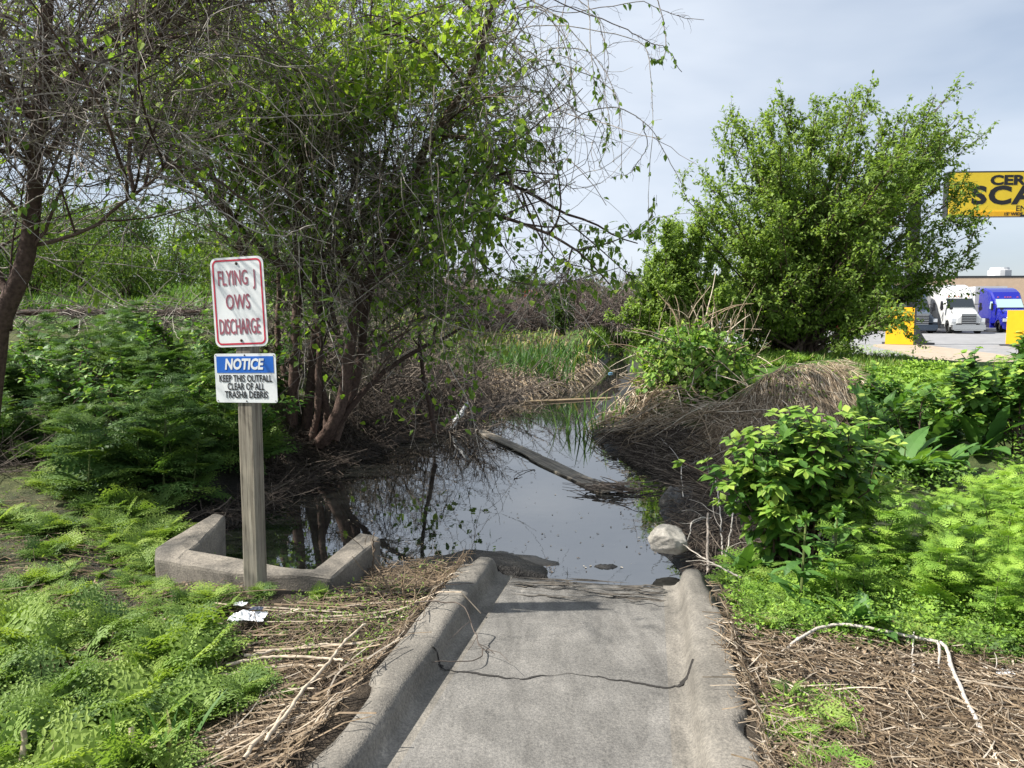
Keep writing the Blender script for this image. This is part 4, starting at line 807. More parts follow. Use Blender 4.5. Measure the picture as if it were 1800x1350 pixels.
thistle((1405, 1080), 81, .5); thistle((1460, 1075), 82, .52)
# ------------------------------------------------------------------ ground litter and low cover (uncountable)
def straws(name, polys, mat, seed, label=None, kind='stuff', cat=None, lift=.012):
    b = MB(); r = R(seed)
    for poly, n, (l0, l1), (r0, r1), vr, ang, tilt in polys:
        p = scatter(poly, n, r); p = p[fbm(p[:, 0] * 3.1, p[:, 1] * 3.1, seed + 7, 2) + .62 > r.rand(len(p)) * .8]; x, s = fl_local(p[:, 0], p[:, 1]); ok = ~((np.abs(x) < .74 + .03 * r.randn(len(x)) - .06 * (s > .3)) & (s < S1 + .12)); p = p[ok]; m = len(p)
        a = (r.rand(m) * math.pi if ang is None else np.radians(r.normal(ang[0], ang[1], m))); L = r.uniform(l0, l1, m) * (.6 + .4 * r.rand(m)); e = np.radians(r.normal(0, tilt, m))
        d = np.stack([np.cos(a) * np.cos(e), np.sin(a) * np.cos(e), np.sin(np.abs(e))], -1); K = 5; u = np.linspace(-.5, .5, K)[None, :, None]; bend = r.randn(m, 1, 3) * .06 * L[:, None, None] * (u ** 2 * 4)
        q = p[:, None] + d[:, None] * u * L[:, None, None] + bend; hz = H(q[..., 0], q[..., 1]); lo = lift + r.rand(m, 1) * .035
        xx, ss_ = fl_local(q[..., 0], q[..., 1]); onk = (np.abs(xx) < .76) & (np.abs(xx) > .5) & (ss_ < S1); hz = np.where(onk, FS * ss_ + .115, np.where((np.abs(xx) <= .5) & (ss_ < S1), FS * ss_ + .005, hz))
        keep = ~((((np.abs(xx) < .68) & (ss_ < S1)).any(1)) & (r.rand(m) < .88)); q = q[keep]; hz = hz[keep]; lo = lo[keep]; e = e[keep]; L = L[keep]; m = len(q)
        q[..., 2] = np.maximum(hz + lo, np.where(np.abs(e)[:, None] > .12, q[..., 2] + np.abs(np.sin(e))[:, None] * L[:, None] * .5, hz + lo))
        b.tubes(q, r.uniform(r0, r1, m)[:, None] * np.linspace(1, .7, K)[None], 3, np.clip(r.beta(1.3, 1.3, m) * (vr[1] - vr[0]) + vr[0], 0, 1))
    o = b.build(name, mat); tag(o, label, cat, kind=kind); return o
LL = [(560, 1060), (700, 1010), (800, 990), (850, 1010), (700, 1150), (520, 1400), (250, 1400), (380, 1200), (430, 1110)]
straws('straw_litter', [
    (LL, 2000, (.08, .4), (.001, .003), (.02, .9), None, 7), (LL, 150, (.3, .8), (.0025, .005), (.3, 1), (40, 22), 4), (LL, 70, (.4, .8), (.003, .006), (.4, .9), (8, 9), 3),
    ([(-40, 1400), (-40, 870), (250, 900), (440, 1050), (420, 1200), (250, 1400)], 1700, (.1, .35), (.0015, .003), (.05, .7), None, 6),
    ([(1225, 1110), (1290, 1090), (1840, 1150), (2200, 1180), (2200, 1420), (1300, 1420)], 7000, (.05, .26), (.0011, .0032), (.05, 1), None, 7), ([(1225, 1110), (1290, 1090), (1840, 1150), (1840, 1420), (1300, 1420)], 160, (.2, .45), (.0025, .0045), (.4, 1), (160, 35), 5),
    ([(1225, 1050), (1300, 1050), (1300, 1150), (1230, 1250)], 260, (.1, .3), (.0015, .003), (.3, .9), None, 6),
    ([(640, 990), (830, 990), (800, 1040), (640, 1060)], 420, (.06, .22), (.0012, .0025), (.2, .75), None, 22),
    ], M['straw'], 51)
straws('brush_debris', [
    ([(470, 790), (560, 740), (700, 720), (830, 715), (860, 740), (770, 770), (640, 815), (560, 850), (480, 880)], 2200, (.2, .8), (.0025, .006), (.05, .6), None, 9),
    ([(640, 690), (800, 650), (900, 680), (880, 715), (700, 740)], 1100, (.2, .7), (.003, .006), (.1, .7), None, 14),
    ([(300, 920), (480, 870), (560, 850), (500, 930), (430, 910)], 420, (.2, .6), (.002, .005), (.1, .8), None, 12),
    ([(1060, 765), (1240, 760), (1300, 850), (1230, 885), (1120, 820)], 3000, (.2, .7), (.003, .006), (.1, 1), (150, 35), 8),
    ([(1170, 900), (1230, 870), (1330, 860), (1400, 1000), (1230, 1010)], 1300, (.1, .5), (.0018, .0045), (.2, .9), None, 14),
    ([(-40, 860), (-40, 690), (110, 660), (140, 800)], 700, (.2, .8), (.002, .005), (.15, .8), None, 18),
    ([(380, 940), (430, 905), (560, 850), (580, 880), (480, 960)], 200, (.2, .7), (.002, .004), (.1, .5), None, 5),
    ([(560, 790), (640, 690), (800, 640), (900, 660), (850, 725), (700, 745)], 1500, (.3, 1.1), (.002, .005), (.1, .8), None, 28)], M['debris'], 52)
def cover(name, polys, mat, seed, tp=DIAM):
    b = MB(); r = R(seed)
    for poly, n, (l0, l1), hmax, vr, patch in polys:
        p = scatter(poly, n, r); w = fbm(p[:, 0] * patch, p[:, 1] * patch, seed) + .5; x, s = fl_local(p[:, 0], p[:, 1]); ok = (w > .47) & ~((np.abs(x) < .78) & (s < S1 + .12)) & (sdist(SH, p[:, 0], p[:, 1]) > .05); p = p[ok]; w = w[ok]; m = len(p)
        p[:, 2] += r.rand(m) ** 1.3 * hmax * np.clip((w - .42) * 5, .2, 1); d = norm(r.randn(m, 3) * np.array([1, 1, .5]) + np.array([0, 0, .25]))
        b.inst(tp[0], tp[1], p, frames(d, norm(r.randn(m, 3) * .5 + np.array([-.2, -.1, 1]))), r.uniform(l0, l1, m), np.clip(r.normal((vr[0] + vr[1]) / 2, (vr[1] - vr[0]) / 3, m), 0, 1))
    return tag(b.build(name, mat), kind='stuff')
cover('ground_cover', [
    ([(1290, 1300), (1380, 1200), (1500, 1210), (1540, 1400), (1300, 1400)], 5000, (.008, .02), .05, (.5, 1), 3),
    ([(1240, 1120), (1240, 1020), (1420, 1000), (1840, 900), (1840, 1180)], 14000, (.012, .03), .16, (.35, .9), 1.5),
    ([(1500, 860), (1500, 700), (1840, 640), (1840, 900)], 9000, (.03, .06), .3, (.25, .75), 1)], M['fern'], 53)
cover('ground_cover', [([(-40, 1400), (-40, 860), (180, 850), (470, 1050), (520, 1150), (420, 1300), (300, 1400)], 7000, (.012, .028), .06, (.3, .9), 2.6), ([(480, 1060), (700, 1000), (830, 1000), (700, 1130), (560, 1250), (420, 1200)], 3600, (.008, .022), .09, (.5, 1), 4)], M['fern_soft'], 58)
cover('grass_field', [
    ([(1300, 655), (1310, 610), (1420, 600), (1640, 618), (1700, 640), (1660, 740), (1570, 740), (1530, 660), (1470, 630), (1380, 645)], 24000, (.04, .09), .14, (.4, .95), .8),
    ([(1040, 600), (1060, 570), (1120, 575), (1200, 640), (1110, 640)], 5000, (.05, .12), .3, (.4, .9), .7)], M['grass_field'] if 'grass_field' in M else M['fern'], 54, OV)
def blades(name, poly, n, L, w, seed, mat, vr, kind='stuff', phi=(60, 88)):
    r = R(seed); p = scatter(poly, n, r); ok = sdist(SH, p[:, 0], p[:, 1]) > .02; p = p[ok]; m = len(p); b = MB(); bl = blade(.02, 3); b.bent(bl[0], bl[1], p, r.rand(m) * 6.28, np.radians(r.uniform(*phi, m)), r.uniform(.3, 1.4, m), r.uniform(*L, m), r.uniform(*w, m), r.uniform(*vr, m)); return tag(b.build(name, mat), kind=kind)
blades('creek_reeds', [(640, 610), (700, 560), (1050, 562), (1110, 600), (1100, 625), (1000, 650), (850, 650)], 3400, (.12, .4), (.8, 1.6), 571, M['grass'], (.3, 1), phi=(25, 88))
cover('heap_seedlings', [([(1260, 760), (1390, 650), (1500, 640), (1510, 690), (1400, 760), (1320, 800)], 1500, (.03, .08), .12, (.3, .9), 1.5)], M['fern'], 66, OV)
RR = [(1225, 1110), (1290, 1090), (1840, 1150), (2200, 1180), (2200, 1420), (1300, 1420)]
cover('leaf_litter', [(RR, 13000, (.008, .03), .03, (.05, 1), 2.5), (LL, 6000, (.008, .026), .03, (.02, .9), 2.5), ([(-40, 1400), (-40, 870), (250, 900), (440, 1050), (420, 1200), (250, 1400)], 4000, (.01, .03), .03, (.02, .7), 2)], M['straw'], 59)
blades('field_grass', [(-60, 548), (-60, 495), (460, 495), (460, 548)], 14000, (.25, .6), (.6, 1.6), 55, M['grass'], (.3, .75))
blades('bank_grass', [(1290, 655), (1310, 615), (1420, 605), (1600, 622), (1560, 690), (1480, 630), (1380, 645)], 5000, (.06, .2), (.3, .6), 56, M['grass'], (.45, .85))
blades('creek_grass', [(1030, 605), (1050, 565), (1120, 570), (1160, 625), (1110, 640)], 2000, (.15, .4), (.6, 1.2), 57, M['grass'], (.45, .75))
# ------------------------------------------------------------------ sedges and reeds
def sedge(q, n, L, seed, label, vr, group, w=.5, spread=.35, lean=None):
    r = R(seed); p = GT(*q)[0]; p[2] = max(p[2], WZ - .05); t = empty('sedge_clump', tuple(p), label, 'sedge', group); b = MB(); bl = blade(.028, 6, .003); pos = np.concatenate([r.randn(n, 2) * spread, np.zeros((n, 1))], 1)
    b.bent(bl[0], bl[1], pos, r.rand(n) * 6.28, np.radians(r.uniform(62, 90, n)), r.uniform(.1, 1.1, n), r.uniform(*L, n), r.uniform(.6, 1.2, n) * w, r.uniform(*vr, n)); b.build('foliage', M['grass'], t)
    b = MB(); m = n // 4; b.bent(bl[0], bl[1], pos[:m] * 1.2, r.rand(m) * 6.28, np.radians(r.uniform(5, 70, m)), r.uniform(.3, 1.6, m), r.uniform(*L, m) * .9, r.uniform(.5, 1, m) * w, r.uniform(.82, 1, m)); b.build('dead_blades', M['grass'], t)
r = R(90)
for k, q in enumerate([(880, 668), (905, 655), (930, 665), (955, 650), (985, 640), (945, 675), (870, 655), (850, 645), (820, 660)]): sedge(q, 120, (.35, .85), 900 + k, 'tall green sedge clump on the far left bank of the creek', (.0, .45), 'sedge clumps on the far left bank', .7, .4)
sedge((1035, 765), 26, (.3, .6), 920, 'thin green reeds standing in the water left of the vine-covered mound', (.2, .6), None, .4, .22)
sedge((1085, 738), 44, (.2, .5), 921, 'green reeds at the foot of the vine-covered mound', (.2, .65), None, .45, .25)
sedge((1010, 790), 12, (.25, .5), 922, 'few sparse reed blades in open water beyond the plank', (.2, .6), None, .35, .2)
for k, (q, s) in enumerate([((205, 1345), .3), ((290, 1370), .32), ((330, 1330), .28), ((60, 1350), .25)]): sedge(q, 5, (.12, s * .85), 930 + k, 'tuft of wide grass blades among the weeds at the bottom left', (.25, .6), 'grass tufts at the bottom left', .38, .04)
# heaps of dead reeds
def heap(name, label, poly, n, L, rr, seed, vr, mat, cat, h0=0, flow=True, up=0.0, lift=(0, .1)):
    r = R(seed); p = scatter(poly, n, r); e = .05; gx = (H(p[:, 0] + e, p[:, 1]) - H(p[:, 0] - e, p[:, 1])) / (2 * e); gy = (H(p[:, 0], p[:, 1] + e) - H(p[:, 0], p[:, 1] - e)) / (2 * e)
    d = np.stack([-gx, -gy, np.zeros(n)], -1) if flow else r.randn(n, 3) * np.array([1, 1, .2]); d = norm(d + r.randn(n, 3) * np.array([.35, .35, 0]) * (np.linalg.norm(d, axis=-1, keepdims=True) + .1)); K = 7; ln = r.uniform(*L, n); q = walk(p, d, ln, K, .09, np.array([0, 0, up]), r)
    lf = r.uniform(*lift, n)[:, None] * np.linspace(1, .5, K)[None]; hz = H(q[..., 0], q[..., 1]) + lf + h0; q[..., 2] = hz if not up else np.maximum(hz, q[..., 2] + lf)
    base = p.mean(0); b = MB(); b.tubes(q - base, r.uniform(*rr, n)[:, None] * np.linspace(1, .6, K)[None], 3, np.clip(r.beta(2, 2, n) * (vr[1] - vr[0]) + vr[0], 0, 1)); o = b.build(name, mat); o.location = base; return tag(o, label, cat)
heap('dead_grass_heap', 'long heap of brown matted dead grass spilling down to the mud on the right bank', [(1235, 780), (1290, 720), (1380, 655), (1480, 640), (1520, 680), (1460, 730), (1380, 760), (1310, 830)], 4600, (.2, .6), (.003, .0065), 95, (.25, 1), M['straw'], 'grass heap', lift=(0, .14))
heap('dead_reed_heap', 'tan heap of fallen dead reeds at the edge of the far left bank', [(850, 700), (870, 660), (960, 650), (1040, 640), (1060, 662), (1000, 685), (930, 695)], 900, (.4, 1.1), (.006, .012), 96, (.45, 1), M['straw'], 'reed heap', flow=False, lift=(0, .35))
heap('dead_reed_heap', 'tan fallen reeds scattered under the vine-covered mound', [(1060, 765), (1080, 715), (1200, 700), (1290, 730), (1240, 765), (1130, 775)], 330, (.4, 1.0), (.005, .010), 97, (.4, 1), M['straw'], 'reed heap', flow=False, lift=(0, .28))
def vine_mound():
    r = R(98); c = np.array([2.68, 10.9, H(2.68, 10.9) - .2]); t = empty('vine_mound', tuple(c), 'rounded mound of heart-leaved vines over dead reeds on the right side of the creek', 'vine mound'); n = 5600
    d = norm(r.randn(n, 3)); d[:, 2] = np.abs(d[:, 2]); k = (r.rand(n) ** .35) * (.85 + .5 * fbm(d[:, 0] * 3 + 5, d[:, 2] * 3 + d[:, 1] * 2, 4)); p = d * k[:, None] * np.array([1.12, .92, 1.3]); keep = r.rand(n) < np.clip(.35 + p[:, 2] * .6, 0, 1); p = p[keep]; d = d[keep]; n = len(p)
    dv = norm(r.randn(n, 3) * .6 + d * .4 + np.array([0, 0, -.5])); b = MB(); b.inst(HEART[0], HEART[1], p, frames(dv, norm(d + np.array([-.2, 0, .5]) + r.randn(n, 3) * .3)), r.uniform(.05, .115, n), np.clip(r.normal(.74, .18, n), 0, 1)); b.build('foliage', M['shrub'], t)
    m = 360; q = norm(r.randn(m, 3)); q[:, 2] = np.abs(q[:, 2]); s = q * np.array([1.0, .85, 1.35]) * r.uniform(.3, .95, m)[:, None]; w = walk(s, norm(q + r.randn(m, 3) * .7 + np.array([0, 0, -.2])), r.uniform(.3, .8, m), 6, .08, np.array([0, 0, -.08]), r)
    b = MB(); b.tubes(w, r.uniform(.004, .011, m)[:, None] * np.linspace(1, .5, 6)[None], 4, r.uniform(.35, 1, m)); w = walk(np.stack([r.randn(40) * .5, r.randn(40) * .3, np.full(40, 1.0)], -1), norm(r.randn(40, 3) * .35 + np.array([0, 0, 1])), r.uniform(.25, .5, 40), 6, .05, np.array([0, 0, 0]), r); b.tubes(w, np.linspace(.004, .002, 6)[None], 3, .7); b.build('dead_reeds', M['straw'], t)
vine_mound()
# ------------------------------------------------------------------ things in and by the water
def plank():
    a = G(838, 751, WZ + .05); c = G(1072, 858, WZ + .05); d = c - a; L = np.linalg.norm(d); b = MB(); n = 40; xs = np.linspace(0, L, n); r = R(3)
    w = .055 + .045 * xs / L + .010 * np.sin(xs * 3) + .012 * (vnoise(xs * 5, xs * 0, 3) - .5); w[:2] *= [.55, .9]; w[-2:] *= [.95, .7]; off = -.02 * (xs > L * .55) ; z = .006 * np.sin(xs * 1.3) + .012 * xs / L
    V = np.stack([np.stack([xs, off + w, z - .009], -1), np.stack([xs, off + w, z + .009], -1), np.stack([xs, off - w, z + .009], -1), np.stack([xs, off - w, z - .009], -1)], 1); i = np.arange(n - 1)[:, None] * 4; j = np.arange(4)[None]
    b.add(V, quads=np.stack([i + j, i + (j + 1) % 4, i + 4 + (j + 1) % 4, i + 4 + j], -1)); b.add(V[0], quads=[[0, 1, 2, 3]]); b.add(V[-1], quads=[[3, 2, 1, 0]])
    o = b.build('wooden_plank', M['plank']); o.location = (a[0], a[1], WZ + .016); o.rotation_euler = (.10, 0, math.atan2(d[1], d[0])); tag(o, 'long weathered grey plank floating diagonally across the pond', 'plank')
plank()
a = G(922, 707, WZ + .02); c = G(1074, 699, WZ + .02); b = MB(); L = float(np.linalg.norm(c - a)); b.box((L / 2, 0, 0), (L, .055, .028)); o = b.build('wooden_lath', M['lath']); o.location = (a[0], a[1], WZ + .03); o.rotation_euler = (.3, .01, math.atan2(c[1] - a[1], c[0] - a[0])); tag(o, 'thin tan strip of lumber lying across the far narrow part of the pond', 'lath')
def rock(q, size, seed, label, zc, mat, name='rock', cat='rock'):
    import bmesh
    r = R(seed); bm = bmesh.new(); bmesh.ops.create_icosphere(bm, subdivisions=5, radius=1); pl = norm(r.randn(24, 3)); dd = r.uniform(.68, .95, 24)
    for v in bm.verts:
        p = np.array(v.co[:]); k = 1.0; dp = pl @ p
        for a_, d_ in zip(dp, dd):
            if a_ > d_: k = min(k, d_ / a_)
        p = p * k; n = fbm(p[0] * 2.5 + 9, p[1] * 2.5 + p[2] * 2.1, seed) * .12 + fbm(p[0] * 9, p[2] * 9 + p[1] * 7, seed + 3) * .06; p = p * (1 + n); p = p * (1 + fbm(p[0] * 22, p[2] * 20 + p[1] * 17, seed + 8) * .05); v.co = p * np.array(size)
    me = bpy.data.meshes.new(name); bm.to_mesh(me); bm.free(); me.polygons.foreach_set('use_smooth', np.ones(len(me.polygons), bool)); me.materials.append(mat); o = link(name, me); c = G(*q, zc); o.location = c; o.rotation_euler = (.1, .12, .3); return tag(o, label, cat)
M['rock'] = plain('pale_rock', (.44, .41, .36), .9, noise=.5, scale=14, bump=1.0, spec=.2)
M['mudclod'] = plain('black_mud', (.045, .042, .038), .55, noise=.6, scale=12, bump=.8)
def silt():
    r = R(71); b = MB()
    for k in range(44):
        x0 = r.uniform(-.44, .42); s0 = S1 - .03 - r.rand() ** 1.5 * .34; n = 12; u = np.linspace(-1, 1, n); L = r.uniform(.05, .22); w = r.uniform(.002, .012) * (1 - u ** 2) + .001; xs = np.clip(x0 + u * L, -.46, .46); ss = np.minimum(s0 + (vnoise(u * 3 + k, u * 0, 3) - .5) * .06, S1 - .05)
        z = fbm(xs * 3, ss * 3, 8) * .006 + .003 + .0006 * k; b.add(np.vstack([fl_world(xs, ss + w, z), fl_world(xs, ss - w, z)]), quads=[[q, q + n, q + n + 1, q + 1] for q in range(n - 1)])
    tag(b.build('silt', plain('brown_silt', (.095, .082, .066), .8, noise=.4, scale=30)), kind='stuff')
silt()
rock((1173, 948), (.17, .14, .095), 12, 'pale angular rock sitting at the right end of the flume by the water', .045, M['rock'])
def mud_clump(q, rx, ry, h, seed, label, name='mud_clump'):
    r = R(seed); c = G(*q, WZ); n = 26; a = np.linspace(-1, 1, n); X, Y = np.meshgrid(a, a); rr = np.hypot(X, Y); z = h * np.clip(1 - rr ** 2 + fbm(X * 2.2, Y * 2.2, seed) * .9, -.2, 1.2) ; z = np.where(rr > 1, -.05, z + fbm(X * 8, Y * 8, seed) * h * .5) - .01
    b = MB(); i = np.arange(n - 1)[:, None] * n + np.arange(n - 1)[None]; b.add(np.stack([X * rx, Y * ry, z], -1), quads=np.stack([i, i + 1, i + n + 1, i + n], -1)); o = b.build(name, M['mudclod'], None, True); o.location = c; return tag(o, label, 'mud')
mud_clump((1065, 996), .10, .05, .025, 5, 'small floating mat of dark muck near the mouth of the flume')
mud_clump((850, 990), .55, .28, .035, 6, 'low tongue of wet grey mud beside the end of the left kerb')
mud_clump((1200, 885), .22, .3, .14, 7, 'black lumpy mud bank behind the pale rock')
def driftwood():
    r = R(33); c = G(1070, 862, WZ + .02); n = 60; s = np.stack([r.uniform(-.25, .3, n), r.uniform(-.12, .12, n), r.uniform(0, .06, n)], -1); a = r.normal(.1, .45, n) + (r.rand(n) < .35) * 2.2; d = np.stack([np.cos(a), np.sin(a) * .8, r.randn(n) * .06], -1); w = walk(s, d, r.uniform(.1, .4, n), 6, .06, np.array([0, 0, 0]), r); w[..., 2] = np.clip(w[..., 2], -.005, .12)
    b = MB(); b.tubes(w, r.uniform(.003, .008, n)[:, None] * np.linspace(1, .5, 6)[None], 4, r.uniform(0, .25, n)); o = b.build('driftwood_tangle', M['twig']); o.location = c; tag(o, 'dark tangle of wet twigs caught at the near end of the plank', 'driftwood')
driftwood()
def gstick(name, label, cat, pts, z, r0, r1, mat, var, twigs=0, seed=1, group=None, sides=6, lift=None, wob=.003):
    w = np.array([G(x, y, z) if z is not None else GT(x, y)[0] + np.array([0, 0, .03]) for x, y in pts])
    if lift is not None: w[:, 2] += np.array(lift)
    return stick(name, label, cat, None, r0, r1, mat, var, sides, world=w, twigs=twigs, seed=seed, group=group, wob=wob)
gstick('looped_twig', 'small dark looped twig floating in the middle of the pond', 'twig', [(903, 840), (915, 838), (935, 830), (941, 825), (930, 826), (915, 832), (905, 840)], WZ + .01, .006, .003, M['twig'], .05)
gstick('floating_twig', 'short dark twig floating left of the plank', 'twig', [(866, 790), (875, 785), (889, 787)], WZ + .012, .009, .005, M['twig'], .0, 3)
gstick('floating_twig', 'thin pale twig sticking up by the left shore of the pond', 'twig', [(832, 800), (850, 795), (870, 788)], WZ + .01, .005, .003, M['twig'], .2)
gstick('bleached_branch', 'long bleached white branch lying bent across the straw on the right', 'branch', [(1365, 1158), (1400, 1145), (1455, 1128), (1520, 1136), (1580, 1142), (1655, 1165), (1672, 1200), (1695, 1255), (1728, 1318)], None, .007, .0085, M['stick'], .8, 3, 6, lift=[-.02, .0, .03, .03, .02, .02, .0, .0, -.02])
gstick('bleached_twig', 'short bleached twig standing upright in the straw on the right', 'twig', [(1602, 1200), (1605, 1170), (1613, 1145)], None, .005, .003, M['stick'], .9, lift=[0, .01, .03])
gstick('bleached_twig', 'thin pale twig lying at the right edge below the feathery stand', 'twig', [(1700, 1160), (1740, 1185), (1780, 1205)], None, .004, .003, M['stick'], .7, 3)
gstick('grey_twig', 'grey twig poking over the right kerb near the pond', 'twig', [(1300, 1045), (1260, 1030), (1225, 1015), (1155, 995)], None, .006, .003, M['twig'], .8, 6, lift=[.06, .1, .12, .2])
gstick('dark_stub', 'dark upright stub beside the right kerb near the rock', 'twig', [(1243, 1020), (1244, 1000), (1247, 960)], None, .011, .008, M['twig'], .6, lift=[0, .06, .18])
for k, (pts) in enumerate([[(1270, 990), (1265, 940), (1255, 900)], [(1275, 995), (1290, 950), (1300, 895)], [(1250, 930), (1215, 950), (1200, 985)], [(1200, 890), (1190, 830), (1160, 790)]]):
    gstick('bare_stalk', 'bare pale stalk in the brush beside the pale rock', 'stalk', pts, None, .006, .003, M['twig'], .95, 5, 20 + k, 'bare stalks beside the rock', lift=[0, .12, .28] if k < 2 else [.05, .1, .08])
p0 = fl_world(-.60, 1.35, .135); 
stick('draped_twig', 'dark curly twig draped over the left kerb onto the flume floor', 'twig', None, .004, .0022, M['twig'], .1, 5, world=[fl_world(-.78, 1.12, .15), fl_world(-.62, 1.1, .15), fl_world(-.52, 1.08, .14), fl_world(-.44, .98, .05), fl_world(-.36, .86, .02), fl_world(-.38, .72, .012), fl_world(-.52, .62, .03)], twigs=5, seed=8)
for k, (a_, c_, h) in enumerate([((705, 1080), (700, 1015), .2), ((722, 1075), (735, 1005), .17), ((690, 1060), (660, 985), .16), ((655, 1010), (662, 945), .24), ((645, 1015), (630, 950), .22)]):
    w0 = GT(*a_)[0]; w1 = G(c_[0], c_[1], w0[2] + h); w1 = w0 + norm(w1 - w0) * min(.32, np.linalg.norm(w1 - w0)); stick('dead_stalk', 'upright dead brown stalk between the headwall and the left kerb', 'stalk', None, .006, .003, M['straw'], .55 - .08 * k, 5, world=[w0, (w0 + w1) / 2 + [.01, 0, .02], w1], twigs=4, seed=40 + k, group='dead stalks by the headwall')
for k, (pts) in enumerate([[(470, 1350), (540, 1240), (600, 1165), (640, 1130)], [(430, 1370), (500, 1270), (560, 1200)], [(400, 1200), (500, 1175), (600, 1180)], [(390, 1215), (480, 1195), (560, 1190)], [(430, 1180), (520, 1160), (640, 1150)]]):
    gstick('reed_stalk', 'thick tan dead reed stalk lying on the litter beside the left kerb', 'stalk', pts, None, .008, .006, M['straw'], .85, 0, 60 + k, 'tan reed stalks beside the left kerb', lift=[.03] * len(pts))
for k, pts in enumerate([[(40, 1380), (35, 1330)], [(95, 1375), (85, 1325)], [(228, 1375), (235, 1325)]]):
    w0 = GT(*pts[0])[0]; stick('cut_stalk', 'broken tan stalk stump sticking up at the bottom left edge', 'stalk', None, .010, .009, M['straw'], .8, 7, world=[w0, w0 + [.0, .01, .07], w0 + [-.01 + .02 * (k % 2), .02, .15]], seed=66 + k, K=6, group='broken stalks at the bottom left')
def floating_bits():
    r = R(88); q = np.concatenate([in_poly([(560, 870), (840, 760), (1000, 720), (1150, 850), (1150, 1000), (990, 1005), (820, 955), (620, 990)], 260, r), in_poly([(560, 980), (700, 950), (960, 985), (980, 1005), (700, 1000)], 160, r), in_poly([(1060, 860), (1180, 840), (1150, 960), (1120, 960)], 90, r)]); p = G(q[:, 0], q[:, 1], WZ + .004); n = len(p); d = r.randn(n, 3) * np.array([1, 1, .02]); b = MB(); b.inst(*DIAM, p, frames(norm(d), np.tile([0, 0, 1.], (n, 1))), r.uniform(.006, .028, n) * (r.rand(n) < .8) + .006, r.rand(n)); tag(b.build('floating_debris', M['straw']), kind='stuff')
floating_bits()
# litter
def crumple(name, label, q, size, seed, mat, cat, lift=.05, flat=.5, z=None, n=18):
    r = R(seed); c = GT(*q)[0] if z is None else G(*q, z); a = np.linspace(-1, 1, n); X, Y = np.meshgrid(a, a); rr = 1 + .35 * fbm(np.arctan2(Y, X) * 1.5 + 7, X * 0, seed); Z = np.abs(fbm(X * 2.3, Y * 2.3, seed)) * 2.2 + np.abs(fbm(X * 5, Y * 5, seed + 1)) * .9; Z = Z * flat * (1 - .4 * np.hypot(X, Y))
    b = MB(); i = np.arange(n - 1)[:, None] * n + np.arange(n - 1)[None]; b.add(np.stack([X * rr * size[0] + fbm(Y * 3, X * 3, seed + 5) * size[0] * .5, Y * rr * size[1] + fbm(X * 3, Y * 3, seed + 6) * size[1] * .5, Z * size[2]], -1), quads=np.stack([i, i + 1, i + n + 1, i + n], -1)); o = b.build(name, mat, None, False); o.location = c + np.array([0, 0, lift]); return tag(o, label, cat)
M['paper'] = plain('white_plastic', (.72, .73, .74), .45, noise=.15, scale=14)
M['navy'] = plain('dark_print', (.02, .03, .06), .5)
t = crumple('crumpled_wrapper', 'crumpled white wrapper lying among dead twigs left of the flume', (438, 1112), (.075, .05, .075), 5, M['paper'], 'litter')
b = MB(); r = R(2)
k = crumple('wrapper_print', None, (455, 1098), (.03, .018, .02), 9, M['navy'], None, .085); k.parent = t; k.location = (.03, .035, .03); del_k = [k.pop(x, None) for x in ('label', 'category')] if False else None
crumple('paper_scrap', 'small white paper scrap just above the crumpled wrapper', (424, 1090), (.03, .022, .05), 6, M['paper'], 'litter')
M['bag'] = plain('pale_bag', (.62, .68, .72), .3, noise=.15, scale=10)
crumple('plastic_bag', 'pale plastic bag among the weeds at the left edge of the photo', (-22, 1110), (.11, .09, .16), 8, M['bag'], 'plastic bag', .03, .9, n=9)
crumple('paper_scrap', 'grey torn paper under the lone feathery weed at the bottom left', (385, 1240), (.07, .05, .03), 14, plain('grey_paper', (.38, .36, .34), .8, noise=.3, scale=20), 'litter', .03)
crumple('paper_scrap', 'small white scrap in the straw at the right edge', (1765, 1200), (.035, .02, .03), 15, M['paper'], 'litter', .03)
def rag():
    a = G(792, 756, WZ + .03); c = P(822, 706, a[1] + .1); n = 14; u = np.linspace(0, 1, n); r = R(4); p = a + (c - a) * u[:, None]; w = .12 * np.sin(np.pi * (u * .85 + .1)) + .012; nx = np.array([.9, .2, .35]); b = MB(); V = np.stack([p + nx * (w * (1 + .3 * np.sin(u * 17)))[:, None] * .5, p + np.array([0, -.03, .0]) + (fbm(u * 6, u * 0, 2) * .08)[:, None] * np.array([1, 0, 0]), p - nx * (w * (1 + .3 * np.cos(u * 13)))[:, None] * .5], 1); i = np.arange(n - 1)[:, None] * 3; j = np.arange(2)[None]; b.add(V, quads=np.stack([i + j, i + j + 1, i + 3 + j + 1, i + 3 + j], -1)); o = b.build('torn_rag', plain('grey_cloth', (.6, .61, .62), .8, noise=.3, scale=12)); tag(o, 'torn grey rag caught on twigs at the left shore of the pond', 'rag')
rag()
